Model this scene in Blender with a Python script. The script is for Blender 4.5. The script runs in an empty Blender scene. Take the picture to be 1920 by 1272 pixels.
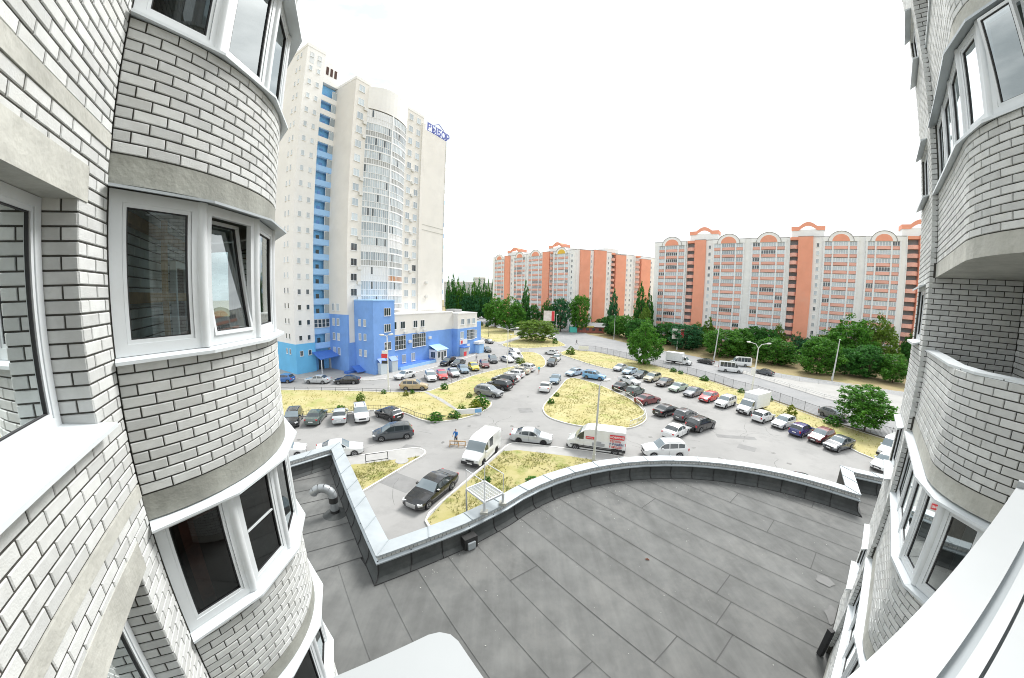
import bpy, bmesh, math, random
from math import sin, cos, pi, radians, sqrt, atan2, hypot
from mathutils import Matrix, Vector, noise

# ------------------------------------------------------------------ camera, sky, sun, exposure
sc = bpy.context.scene
COL = sc.collection
CAMZ = 15.4
cd = bpy.data.cameras.new('camera'); cam = bpy.data.objects.new('camera', cd); COL.objects.link(cam); sc.camera = cam
cd.type = 'PANO'; cd.panorama_type = 'FISHEYE_LENS_POLYNOMIAL'          # the photograph was taken with a fisheye lens
cd.sensor_width = 36; cd.sensor_height = 36 * 678 / 1024; cd.fisheye_fov = radians(178)
cd.fisheye_polynomial_k0 = 0
cd.fisheye_polynomial_k1 = -0.08554892793547891; cd.fisheye_polynomial_k2 = 0.00021002511553877256
cd.fisheye_polynomial_k3 = 7.377025377071392e-05; cd.fisheye_polynomial_k4 = -1.5620118025673425e-06
CM = Matrix([[0.99969290, -0.02478114, 0], [0.00304152, 0.12269776, -0.99243942], [0.02459378, 0.99213464, 0.12273546]])
cam.matrix_world = Matrix.Translation((0, 0, CAMZ)) @ CM.to_4x4()
cd.clip_start = 0.02; cd.clip_end = 3000

wd = bpy.data.worlds.new('World'); sc.world = wd; wd.use_nodes = True
SUN_EL, SUN_AZ = 50, 38          # azimuth clockwise from +Y (a veiled sun, ahead and to the right)
nt = wd.node_tree; nt.nodes.clear()
o = nt.nodes.new('ShaderNodeOutputWorld'); bg = nt.nodes.new('ShaderNodeBackground'); bg.inputs[1].default_value = 0.105
sk = nt.nodes.new('ShaderNodeTexSky'); sk.sky_type = 'NISHITA'; sk.sun_disc = False
sk.sun_elevation = radians(SUN_EL); sk.sun_rotation = radians(SUN_AZ); sk.dust_density = 4.0; sk.altitude = 100
hs = nt.nodes.new('ShaderNodeHueSaturation'); hs.inputs['Saturation'].default_value = 0.22; hs.inputs['Value'].default_value = 1.0
tc = nt.nodes.new('ShaderNodeTexCoord'); mp = nt.nodes.new('ShaderNodeMapping'); mp.inputs['Scale'].default_value = (1.3, 1.3, 4.0)
nz = nt.nodes.new('ShaderNodeTexNoise'); nz.inputs['Scale'].default_value = 2.2; nz.inputs['Detail'].default_value = 7; nz.inputs['Roughness'].default_value = 0.55
cr = nt.nodes.new('ShaderNodeValToRGB'); cr.color_ramp.elements[0].position = 0.40; cr.color_ramp.elements[0].color = (3.15, 3.42, 3.55, 1)
cr.color_ramp.elements[1].position = 0.66; cr.color_ramp.elements[1].color = (7.6, 7.75, 7.8, 1)
mx = nt.nodes.new('ShaderNodeMixRGB'); mx.inputs[0].default_value = 0.82
L = nt.links.new
L(tc.outputs['Generated'], mp.inputs[0]); L(mp.outputs[0], nz.inputs[0]); L(nz.outputs[0], cr.inputs[0])
L(sk.outputs[0], hs.inputs['Color']); L(hs.outputs[0], mx.inputs[1]); L(cr.outputs[0], mx.inputs[2])
L(mx.outputs[0], bg.inputs[0]); L(bg.outputs[0], o.inputs[0])

sl = bpy.data.lights.new('sun', 'SUN'); sl.energy = 1.5; sl.angle = radians(20); sl.color = (1.0, 0.98, 0.95)
so = bpy.data.objects.new('sun', sl); COL.objects.link(so)
sd = Vector((sin(radians(SUN_AZ)) * cos(radians(SUN_EL)), cos(radians(SUN_AZ)) * cos(radians(SUN_EL)), sin(radians(SUN_EL))))
so.rotation_euler = sd.to_track_quat('Z', 'Y').to_euler(); so.location = (0, -20, 80)
vs = sc.view_settings; sc.display_settings.display_device = 'sRGB'
vs.view_transform = 'Standard'; vs.look = 'None'; vs.gamma = 1; vs.use_curve_mapping = False
vs.exposure = 1.46
if hasattr(sc, 'cycles'):
    sc.cycles.max_bounces = 8; sc.cycles.transparent_max_bounces = 12; sc.cycles.diffuse_bounces = 3; sc.cycles.glossy_bounces = 3
    sc.cycles.caustics_reflective = False; sc.cycles.caustics_refractive = False; sc.cycles.use_denoising = True; sc.cycles.filter_width = 1.0

# ------------------------------------------------------------------ helpers
rnd = random.Random(7)
ORG = {}
def link(ob, parent=None):
    COL.objects.link(ob)
    if parent: ob.parent = parent
    return ob
def tag(ob, label=None, cat=None, group=None, kind=None):
    if label: ob['label'] = label
    if cat: ob['category'] = cat
    if group: ob['group'] = group
    if kind: ob['kind'] = kind
    return ob
def empty(name, loc, label=None, cat=None, group=None, rz=0.0):
    e = bpy.data.objects.new(name, None); e.empty_display_size = 0.3; COL.objects.link(e)
    e.location = loc; e.rotation_euler = (0, 0, rz); ORG[e.name] = Vector(loc)
    return tag(e, label, cat, group)
def org(ob): return ORG.get(ob.name, Vector((0, 0, 0))) if ob else Vector((0, 0, 0))

class MB:
    """collects faces in world coordinates; build() links them as one mesh object"""
    def __init__(s): s.v = []; s.f = []; s.m = []; s.cur = 0
    def add(s, vs, fs, m=None):
        b = len(s.v); s.v += [tuple(x) for x in vs]
        mm = s.cur if m is None else m
        for f in fs: s.f.append(tuple(i + b for i in f)); s.m.append(mm)
        return s
    def quad(s, a, b, c, d, m=None): return s.add([a, b, c, d], [(0, 1, 2, 3)], m)
    def poly(s, pts, m=None): return s.add(pts, [tuple(range(len(pts)))], m)
    def box(s, x0, x1, y0, y1, z0, z1, m=None, T=None):
        v = [(x, y, z) for z in (z0, z1) for y in (y0, y1) for x in (x0, x1)]
        if T: v = [T(*p) for p in v]
        return s.add(v, [(0, 2, 3, 1), (4, 5, 7, 6), (0, 1, 5, 4), (2, 6, 7, 3), (0, 4, 6, 2), (1, 3, 7, 5)], m)
    def prism(s, pts, z0, z1, m=None, bottom=True):
        n = len(pts); v = [(p[0], p[1], z0) for p in pts] + [(p[0], p[1], z1) for p in pts]
        f = [(i, (i + 1) % n, n + (i + 1) % n, n + i) for i in range(n)] + [tuple(range(n, 2 * n))]
        if bottom: f.append(tuple(reversed(range(n))))
        return s.add(v, f, m)
    def tube(s, pts, r, n=8, m=None, cap=True):
        pts = [Vector(p) for p in pts]; rr = r if isinstance(r, (list, tuple)) else [r] * len(pts)
        v = []; f = []
        for i, p in enumerate(pts):
            d = (pts[min(i + 1, len(pts) - 1)] - pts[max(i - 1, 0)]).normalized()
            u = d.cross(Vector((0, 0, 1)) if abs(d.z) < .9 else Vector((1, 0, 0))).normalized(); w = u.cross(d)
            for k in range(n):
                a = 2 * pi * k / n; v.append(p + (u * cos(a) + w * sin(a)) * rr[i])
        for i in range(len(pts) - 1):
            for k in range(n):
                f.append((i * n + k, i * n + (k + 1) % n, (i + 1) * n + (k + 1) % n, (i + 1) * n + k))
        if cap: f += [tuple(reversed(range(n))), tuple(range((len(pts) - 1) * n, len(pts) * n))]
        return s.add(v, f, m)
    def bar(s, a, b, w, h, m=None):
        """rectangular bar from a to b, w wide sideways, h high"""
        a = Vector(a); b = Vector(b); d = (b - a).normalized()
        u = d.cross(Vector((0, 0, 1)) if abs(d.z) < .95 else Vector((0, 1, 0))).normalized() * (w / 2); t = u.cross(d).normalized() * (h / 2)
        v = [a - u - t, a + u - t, a + u + t, a - u + t, b - u - t, b + u - t, b + u + t, b - u + t]
        return s.add(v, [(3, 2, 1, 0), (4, 5, 6, 7), (0, 1, 5, 4), (1, 2, 6, 5), (2, 3, 7, 6), (3, 0, 4, 7)], m)
    def build(s, name, mats, parent=None, smooth=False, sharp=None):
        o_ = org(parent)
        me = bpy.data.meshes.new(name)
        me.from_pydata([(x - o_.x, y - o_.y, z - o_.z) for x, y, z in s.v], [], s.f)
        for m in (mats if isinstance(mats, (list, tuple)) else [mats]): me.materials.append(M[m] if isinstance(m, str) else m)
        if any(s.m): me.polygons.foreach_set('material_index', s.m)
        if smooth: me.polygons.foreach_set('use_smooth', [True] * len(me.polygons))
        me.update()
        if smooth and sharp: me.set_sharp_from_angle(angle=radians(sharp))
        ob = bpy.data.objects.new(name, me); link(ob, parent)
        ORG[ob.name] = o_
        return ob
def inst(name, me, loc, rz, parent=None, scale=None):
    """an object that shares mesh data; loc in world coordinates"""
    ob = bpy.data.objects.new(name, me); o_ = org(parent)
    ob.location = (loc[0] - o_.x, loc[1] - o_.y, loc[2] - o_.z); ob.rotation_euler = (0, 0, rz)
    if scale: ob.scale = scale
    return link(ob, parent)
def copy_tree(ob, parent=None):
    c = ob.copy(); COL.objects.link(c); c.parent = parent
    for ch in ob.children: copy_tree(ch, c)
    return c
def recalc(ob):
    bm = bmesh.new(); bm.from_mesh(ob.data); bmesh.ops.recalc_face_normals(bm, faces=bm.faces); bm.to_mesh(ob.data); bm.free()

def text_part(e, body, size, loc, rot, matn, align='LEFT', name='lettering', bold=0.0):
    cu = bpy.data.curves.new(name, 'FONT'); cu.body = body; cu.size = size; cu.extrude = .004; cu.offset = bold; cu.align_x = align; t = bpy.data.objects.new(name, cu); COL.objects.link(t)
    bpy.context.view_layer.update(); me = bpy.data.meshes.new_from_object(t.evaluated_get(bpy.context.evaluated_depsgraph_get())); bpy.data.objects.remove(t)
    me.materials.clear(); me.materials.append(M[matn]); ob = bpy.data.objects.new(name, me); ob.location = loc; ob.rotation_euler = rot; link(ob, e); return ob
# ------------------------------------------------------------------ materials
M = {}
def nd(t, k, **kw):
    n = t.nodes.new(k)
    for a, b in kw.items():
        if a in n.inputs.keys(): n.inputs[a].default_value = b
        else: setattr(n, a, b)
    return n
def mat(name, col, rough=0.7, metal=0.0, var=0.0, vscale=3.0, bump=0.0, bscale=30.0, spec=0.5, col2=None, isl=0.0, coat=0.0, stain=None, detail=5.0):
    """Principled with noise variation between col and col2, per-island brightness jitter, fine bump and stains"""
    m = bpy.data.materials.new(name); m.use_nodes = True; t = m.node_tree; p = t.nodes['Principled BSDF']
    p.inputs['Roughness'].default_value = rough; p.inputs['Metallic'].default_value = metal
    p.inputs['Specular IOR Level'].default_value = spec; p.inputs['Coat Weight'].default_value = coat
    p.inputs['Base Color'].default_value = (*col, 1)
    m.diffuse_color = (*col, 1)
    src = None; K = t.links.new
    if var or col2 or isl or stain or bump:
        tcn = nd(t, 'ShaderNodeTexCoord'); gp = nd(t, 'ShaderNodeNewGeometry')
    if var or col2:
        n1 = nd(t, 'ShaderNodeTexNoise', Scale=vscale, Detail=detail, Roughness=0.62); K(gp.outputs['Position'], n1.inputs['Vector'])
        r1 = nd(t, 'ShaderNodeValToRGB'); c2 = col2 or tuple(min(1, c * (1 + var)) for c in col); c1 = col if col2 else tuple(c * (1 - var) for c in col)
        r1.color_ramp.elements[0].position = .33; r1.color_ramp.elements[1].position = .67
        r1.color_ramp.elements[0].color = (*c1, 1); r1.color_ramp.elements[1].color = (*c2, 1)
        K(n1.outputs[0], r1.inputs[0]); src = r1.outputs[0]
    if isl:
        oi = nd(t, 'ShaderNodeObjectInfo'); ad = nd(t, 'ShaderNodeMath', operation='ADD'); fr = nd(t, 'ShaderNodeMath', operation='FRACT')
        K(gp.outputs['Random Per Island'], ad.inputs[0]); K(oi.outputs['Random'], ad.inputs[1]); K(ad.outputs[0], fr.inputs[0])
        mr = nd(t, 'ShaderNodeMapRange'); mr.inputs[3].default_value = 1 - isl; mr.inputs[4].default_value = 1 + isl * .35; K(fr.outputs[0], mr.inputs[0])
        mm = nd(t, 'ShaderNodeMixRGB', blend_type='MULTIPLY'); mm.inputs[0].default_value = 1
        if src: K(src, mm.inputs[1])
        else: mm.inputs[1].default_value = (*col, 1)
        cb = nd(t, 'ShaderNodeCombineColor'); [K(mr.outputs[0], cb.inputs[i]) for i in range(3)]; K(cb.outputs[0], mm.inputs[2]); src = mm.outputs[0]
    if stain:
        sc_, scol, amt = stain
        n2 = nd(t, 'ShaderNodeTexNoise', Scale=sc_, Detail=6.0, Roughness=.7); K(gp.outputs['Position'], n2.inputs['Vector'])
        r2 = nd(t, 'ShaderNodeValToRGB'); r2.color_ramp.elements[0].position = .52; r2.color_ramp.elements[1].position = .72
        r2.color_ramp.elements[0].color = (0, 0, 0, 1); r2.color_ramp.elements[1].color = (amt, amt, amt, 1); K(n2.outputs[0], r2.inputs[0])
        m2 = nd(t, 'ShaderNodeMixRGB'); K(r2.outputs[0], m2.inputs[0]); m2.inputs[2].default_value = (*scol, 1)
        if src: K(src, m2.inputs[1])
        else: m2.inputs[1].default_value = (*col, 1)
        src = m2.outputs[0]
    if src: K(src, p.inputs['Base Color'])
    if bump:
        n3 = nd(t, 'ShaderNodeTexNoise', Scale=bscale, Detail=4.0); K(gp.outputs['Position'], n3.inputs['Vector'])
        b = nd(t, 'ShaderNodeBump', Strength=bump, Distance=0.02); K(n3.outputs[0], b.inputs['Height']); K(b.outputs[0], p.inputs['Normal'])
    M[name] = m
    return m
def glass(name, tint, opac, rough=0.02):
    """window pane: clear tinted see-through with fresnel reflection"""
    m = bpy.data.materials.new(name); m.use_nodes = True; t = m.node_tree; t.nodes.clear(); K = t.links.new
    out = nd(t, 'ShaderNodeOutputMaterial'); tr = nd(t, 'ShaderNodeBsdfTransparent'); tr.inputs[0].default_value = (*tint, 1)
    gl = nd(t, 'ShaderNodeBsdfGlossy'); gl.inputs['Roughness'].default_value = rough; gl.inputs[0].default_value = (.95, 1, 1, 1)
    fr = nd(t, 'ShaderNodeFresnel'); fr.inputs[0].default_value = 1.5
    mr = nd(t, 'ShaderNodeMapRange'); mr.inputs[3].default_value = opac; mr.inputs[4].default_value = 1.0; K(fr.outputs[0], mr.inputs[0])
    mi = nd(t, 'ShaderNodeMixShader'); K(mr.outputs[0], mi.inputs[0]); K(tr.outputs[0], mi.inputs[1]); K(gl.outputs[0], mi.inputs[2]); K(mi.outputs[0], out.inputs[0])
    M[name] = m; return m

mat('white_brick', (.60, .612, .60), .85, var=.06, vscale=9, bump=.25, bscale=90, isl=.17, stain=(1.7, (.47, .46, .41), .35))
mat('mortar', (.062, .06, .053), .95, var=.3, vscale=6, bump=.5, bscale=60)
mat('concrete', (.29, .295, .265), .9, var=.18, vscale=2.5, bump=.35, bscale=25, stain=(3, (.20, .205, .175), .6))
mat('old_concrete', (.46, .46, .42), .9, var=.15, vscale=2.0, bump=.4, bscale=20, stain=(5, (.33, .33, .29), .6))
mat('white_plastic', (.66, .69, .705), .35, var=.03, vscale=2, stain=(2.2, (.54, .55, .54), .4))
mat('white_metal', (.64, .68, .70), .4, var=.04, vscale=1.5, stain=(1.5, (.53, .56, .57), .4))
mat('grey_metal', (.42, .46, .48), .42, metal=.6, var=.1, vscale=2)
mat('galvanised', (.36, .38, .39), .4, metal=.5, var=.15, vscale=4)
mat('felt_seam', (.075, .075, .074), .8)
mat('zinc', (.43, .468, .488), .42, metal=.25, var=.10, vscale=1.2, stain=(2.0, (.42, .45, .47), .5))
mat('ledge_white', (.40, .418, .425), .4, var=.05, vscale=1.5, stain=(1.2, (.345, .366, .374), .7))
mat('seal', (.02, .02, .022), .6)
mat('dark_room', (.075, .04, .033), .9)  # shade of an unlit room put into the colour
mat('room_wall', (.42, .42, .40), .9, var=.1)
mat('curtain_dark_room', (.22, .085, .065), .9, var=.4, vscale=4)
mat('wood', (.45, .28, .13), .7, var=.25, vscale=8)
mat('red_box', (.22, .02, .03), .6)
glass('pane_clear', (.66, .77, .78), .20)
glass('pane_dark', (.38, .36, .34), .04)
glass('pane_blue', (.55, .70, .75), .30)
mat('felt', (.146, .149, .144), .85, var=.16, vscale=1.1, bump=.5, bscale=140, isl=.10, stain=(.55, (.185, .184, .174), .6))
mat('felt_dark', (.062, .067, .066), .8, var=.2, vscale=2.0, bump=.4, bscale=120, isl=.12, stain=(.9, (.12, .12, .115), .6))
mat('bitumen', (.022, .022, .022), .55, bump=.3, bscale=60)
mat('dust', (.34, .33, .31), .95, var=.2, vscale=5)
mat('flake', (.45, .45, .42), .9)

def streaks(name, ang, sx, sy, amt):
    """adds long weather streaks along one direction of the surface to a material's colour"""
    t = M[name].node_tree; p = t.nodes['Principled BSDF']; src = p.inputs['Base Color'].links[0].from_socket; K = t.links.new
    gp = nd(t, 'ShaderNodeNewGeometry'); mp_ = nd(t, 'ShaderNodeMapping'); mp_.inputs['Rotation'].default_value = (0, 0, ang); mp_.inputs['Scale'].default_value = (sx, sy, 1)
    n_ = nd(t, 'ShaderNodeTexNoise', Scale=1.0, Detail=6.0, Roughness=.6); r_ = nd(t, 'ShaderNodeMapRange'); r_.inputs[1].default_value = .3; r_.inputs[2].default_value = .7; r_.inputs[3].default_value = 1 - amt; r_.inputs[4].default_value = 1 + amt
    mm = nd(t, 'ShaderNodeMixRGB', blend_type='MULTIPLY'); mm.inputs[0].default_value = 1; cb = nd(t, 'ShaderNodeCombineColor')
    K(gp.outputs['Position'], mp_.inputs[0]); K(mp_.outputs[0], n_.inputs['Vector']); K(n_.outputs[0], r_.inputs[0]); [K(r_.outputs[0], cb.inputs[i]) for i in range(3)]; K(src, mm.inputs[1]); K(cb.outputs[0], mm.inputs[2]); K(mm.outputs[0], p.inputs['Base Color'])
streaks('felt', -atan2(.6, .8), 3.2, .35, .13)

# ------------------------------------------------------------------ the brick building round the camera (p, q: its own wall directions)
def W(p, q, z=0.0): return (.8 * p - .6 * q, .6 * p + .8 * q, z)
PQA = atan2(.6, .8)
def in_view(p):
    d = CM.transposed() @ Vector((p[0], p[1], p[2] - CAMZ)); r = d.length; th = math.acos(max(-1, min(1, -d.z / r)))
    if th > 1.45: return 0
    k = 628.2 * math.tan(.646 * th) / .646; h = hypot(d.x, d.y) or 1e-6
    x = 960 + d.x / h * k; y = 636 - d.y / h * k
    return 1 if -30 < x < 1950 and -30 < y < 1302 else 0

def brick_mesh(name, Lb, h, dp=.06, c=.006):
    a, b = Lb / 2, h / 2
    v = [(-a, -dp, -b), (a, -dp, -b), (a, -dp, b), (-a, -dp, b), (-a, -c, -b), (a, -c, -b), (a, -c, b), (-a, -c, b), (-a + c, 0, -b + c), (a - c, 0, -b + c), (a - c, 0, b - c), (-a + c, 0, b - c)]
    f = [(8, 9, 10, 11)] + [(4 + i, 4 + (i + 1) % 4, 8 + (i + 1) % 4, 8 + i) for i in range(4)] + [(i, (i + 1) % 4, 4 + (i + 1) % 4, 4 + i) for i in range(4)]
    f = [tuple(reversed(x)) if False else x for x in f]
    me = bpy.data.meshes.new(name); me.from_pydata(v, [], f); me.materials.append(M['white_brick']); me.update()
    return me
BRICK_L = .25
class Path:
    """plan path made of ('l', p0,q0,p1,q1) and ('a', pc,qc,R,a0,a1) pieces; the outside lies to the LEFT of travel for side=1"""
    def __init__(s, segs, side=1): s.segs = segs; s.side = side; s.len = [hypot(g[3] - g[1], g[4] - g[2]) if g[0] == 'l' else abs(g[5] - g[4]) * g[3] for g in segs]; s.total = sum(s.len)
    def at(s, t, off=0.0):
        for g, l in zip(s.segs, s.len):
            if t <= l or g is s.segs[-1]:
                k = t / l
                if g[0] == 'l':
                    p, q = g[1] + (g[3] - g[1]) * k, g[2] + (g[4] - g[2]) * k; a = atan2(g[4] - g[2], g[3] - g[1]) + s.side * pi / 2
                else:
                    th = g[4] + (g[5] - g[4]) * k; p, q = g[1] + g[3] * cos(th), g[2] + g[3] * sin(th); a = th
                return p + off * cos(a), q + off * sin(a), a
            t -= l
class Bricks:
    def __init__(s): s.l = []
    def rows(s, path, z0, n, pitch, intervals=None, h=None, shift=0):
        for i in range(n):
            z = z0 + (i + .5) * pitch; odd = (i + shift) % 2
            for a, b in ((intervals(z) if intervals else [(0, path.total)])):
                k = math.floor((a - .26) / .26)
                while True:
                    s0 = k * .26 + (.13 if odd else 0) + .005; s1 = s0 + BRICK_L - .003; k += 1
                    if s0 > b: break
                    c0, c1 = max(s0, a + .004), min(s1, b - .004)
                    if c1 - c0 < .05: continue
                    p, q, ang = path.at((c0 + c1) / 2)
                    s.l.append((p, q, z, ang, c1 - c0, h or pitch - .0135))
    def build(s, root, limit=300):
        base = {}
        def size(b):
            x, y, z = W(b[0], b[1], b[2]); d2 = x * x + y * y + (z - CAMZ) ** 2
            n = b[3] + PQA; f = abs(-(x * cos(n) + y * sin(n))) / sqrt(d2)
            return in_view((x, y, z)) * b[4] * b[5] * max(f, .02) / d2
        srt = sorted(s.l, key=size, reverse=True)
        bm = brick_mesh('brick', BRICK_L, .085)
        for b in srt[:limit]:
            x, y, z = W(b[0], b[1], b[2]); j = rnd.uniform(-.0015, .0025); n = b[3] + PQA
            inst('brick', bm, (x + j * cos(n), y + j * sin(n), z), n - pi / 2 + rnd.uniform(-.004, .004), root, (b[4] / BRICK_L, 1, b[5] / .085))
        mb = MB(); v0 = [tuple(v.co) for v in bm.vertices]; fs = [tuple(f.vertices) for f in bm.polygons]
        for b in srt[limit:]:
            x, y, z = W(b[0], b[1], b[2]); n = b[3] + PQA; cx, sx = cos(n - pi / 2), sin(n - pi / 2); kx = b[4] / BRICK_L; kz = b[5] / .085; j = rnd.uniform(-.0015, .0025)
            mb.add([(x + vx * kx * cx - (vy + j) * sx, y + vx * kx * sx + (vy + j) * cx, z + vz * kz) for vx, vy, vz in v0], fs)
        tag(mb.build('brickwork', 'white_brick', root), kind='stuff')

def wall_band(mb, path, s0, s1, z0, z1, off, n=1, m=None, back=None):
    """a sheet that follows the path at offset off"""
    for i in range(n):
        a = s0 + (s1 - s0) * i / n; b = s0 + (s1 - s0) * (i + 1) / n
        p, q, _ = path.at(a, off); p2, q2, _ = path.at(b, off)
        mb.quad(W(p, q, z0), W(p2, q2, z0), W(p2, q2, z1), W(p, q, z1), m)
def slab(mb, path, s0, s1, z0, z1, off, back, n=16, m=None):
    pts = [path.at(s0 + (s1 - s0) * i / n, off)[:2] for i in range(n + 1)]
    mb.prism([W(*p)[:2] for p in pts] + [W(*p)[:2] for p in back], z0, z1, m)

def unit(parent, A, B, z0, z1, pane='pane_clear', fw=.075, split=None, tilt=0.0, th=.06, bar=None):
    """one white window unit between plan points A and B (p,q), its pane(s) as a sub-part"""
    A = Vector(A); B = Vector(B); d = (B - A); Lc = d.length; d /= Lc; n = Vector((d.y, -d.x))
    def T(u, v, z): p = A + d * u + n * v; return W(p.x, p.y, z)
    mb = MB()
    mb.box(0, Lc, -th / 2, th / 2, z0, z0 + fw, T=T); mb.box(0, Lc, -th / 2, th / 2, z1 - fw, z1, T=T)
    mb.box(0, fw, -th / 2, th / 2, z0 + fw, z1 - fw, T=T); mb.box(Lc - fw, Lc, -th / 2, th / 2, z0 + fw, z1 - fw, T=T)
    if bar: mb.box(fw, Lc - fw, -.012, .012, z0 + (z1 - z0) * bar - .012, z0 + (z1 - z0) * bar + .012, T=T)
    cells = [(fw, Lc - fw)] if not split else [(fw, Lc * split - fw / 2), (Lc * split + fw / 2, Lc - fw)]
    if split: mb.box(Lc * split - fw / 2, Lc * split + fw / 2, -th / 2, th / 2, z0 + fw, z1 - fw, T=T)
    fr = mb.build('window', 'white_plastic', parent)
    for a, b in cells:
        g = MB(); sw = .035; zt = z1 - fw
        if tilt:
            def TT(u, v, z): return T(u, v - tilt * (z - z0 - fw), z)
        else: TT = T
        g2 = MB()
        for (x0, x1, y0, y1) in ((a, b, z0 + fw, z0 + fw + sw), (a, b, zt - sw, zt), (a, a + sw, z0 + fw + sw, zt - sw), (b - sw, b, z0 + fw + sw, zt - sw)):
            g2.box(x0 + .003, x1 - .003, -th / 2 + .008, th / 2 + (.014 if tilt else -.008), y0, y1, T=TT)
        g2.build('sash', 'white_plastic', fr)
        gs = MB(); e = .008
        for (x0, x1, y0, y1) in ((a + sw, b - sw, z0 + fw + sw, z0 + fw + sw + e), (a + sw, b - sw, zt - sw - e, zt - sw), (a + sw, a + sw + e, z0 + fw + sw + e, zt - sw - e), (b - sw - e, b - sw, z0 + fw + sw + e, zt - sw - e)):
            gs.box(x0, x1, -.012, .016, y0, y1, T=TT)
        gs.build('gasket', 'seal', fr)
        g.quad(TT(a + sw, 0, z0 + fw + sw), TT(b - sw, 0, z0 + fw + sw), TT(b - sw, 0, zt - sw), TT(a + sw, 0, zt - sw))
        g.build('pane', pane, fr)
    return fr
def ledge(parent, pts_in, pts_out, z_in, z_out, th, name, matn, lip=.03):
    """sloping sheet between two plan polylines with a turned-down lip at its outer edge, one part per bay"""
    for i in range(len(pts_in) - 1):
        mb = MB(); a, b, c, d = pts_in[i], pts_in[i + 1], pts_out[i + 1], pts_out[i]
        e = .0015 * (i % 2)
        top = [W(*a, z_in + e), W(*b, z_in + e), W(*c, z_out + e), W(*d, z_out + e)]; bot = [(x, y, z - th) for x, y, z in top]
        bot[2] = (bot[2][0], bot[2][1], z_out - lip); bot[3] = (bot[3][0], bot[3][1], z_out - lip)
        mb.add(top + bot, [(0, 1, 2, 3), (7, 6, 5, 4), (0, 4, 5, 1), (1, 5, 6, 2), (2, 6, 7, 3), (3, 7, 4, 0)])
        mb.build(name, matn, parent)

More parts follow.
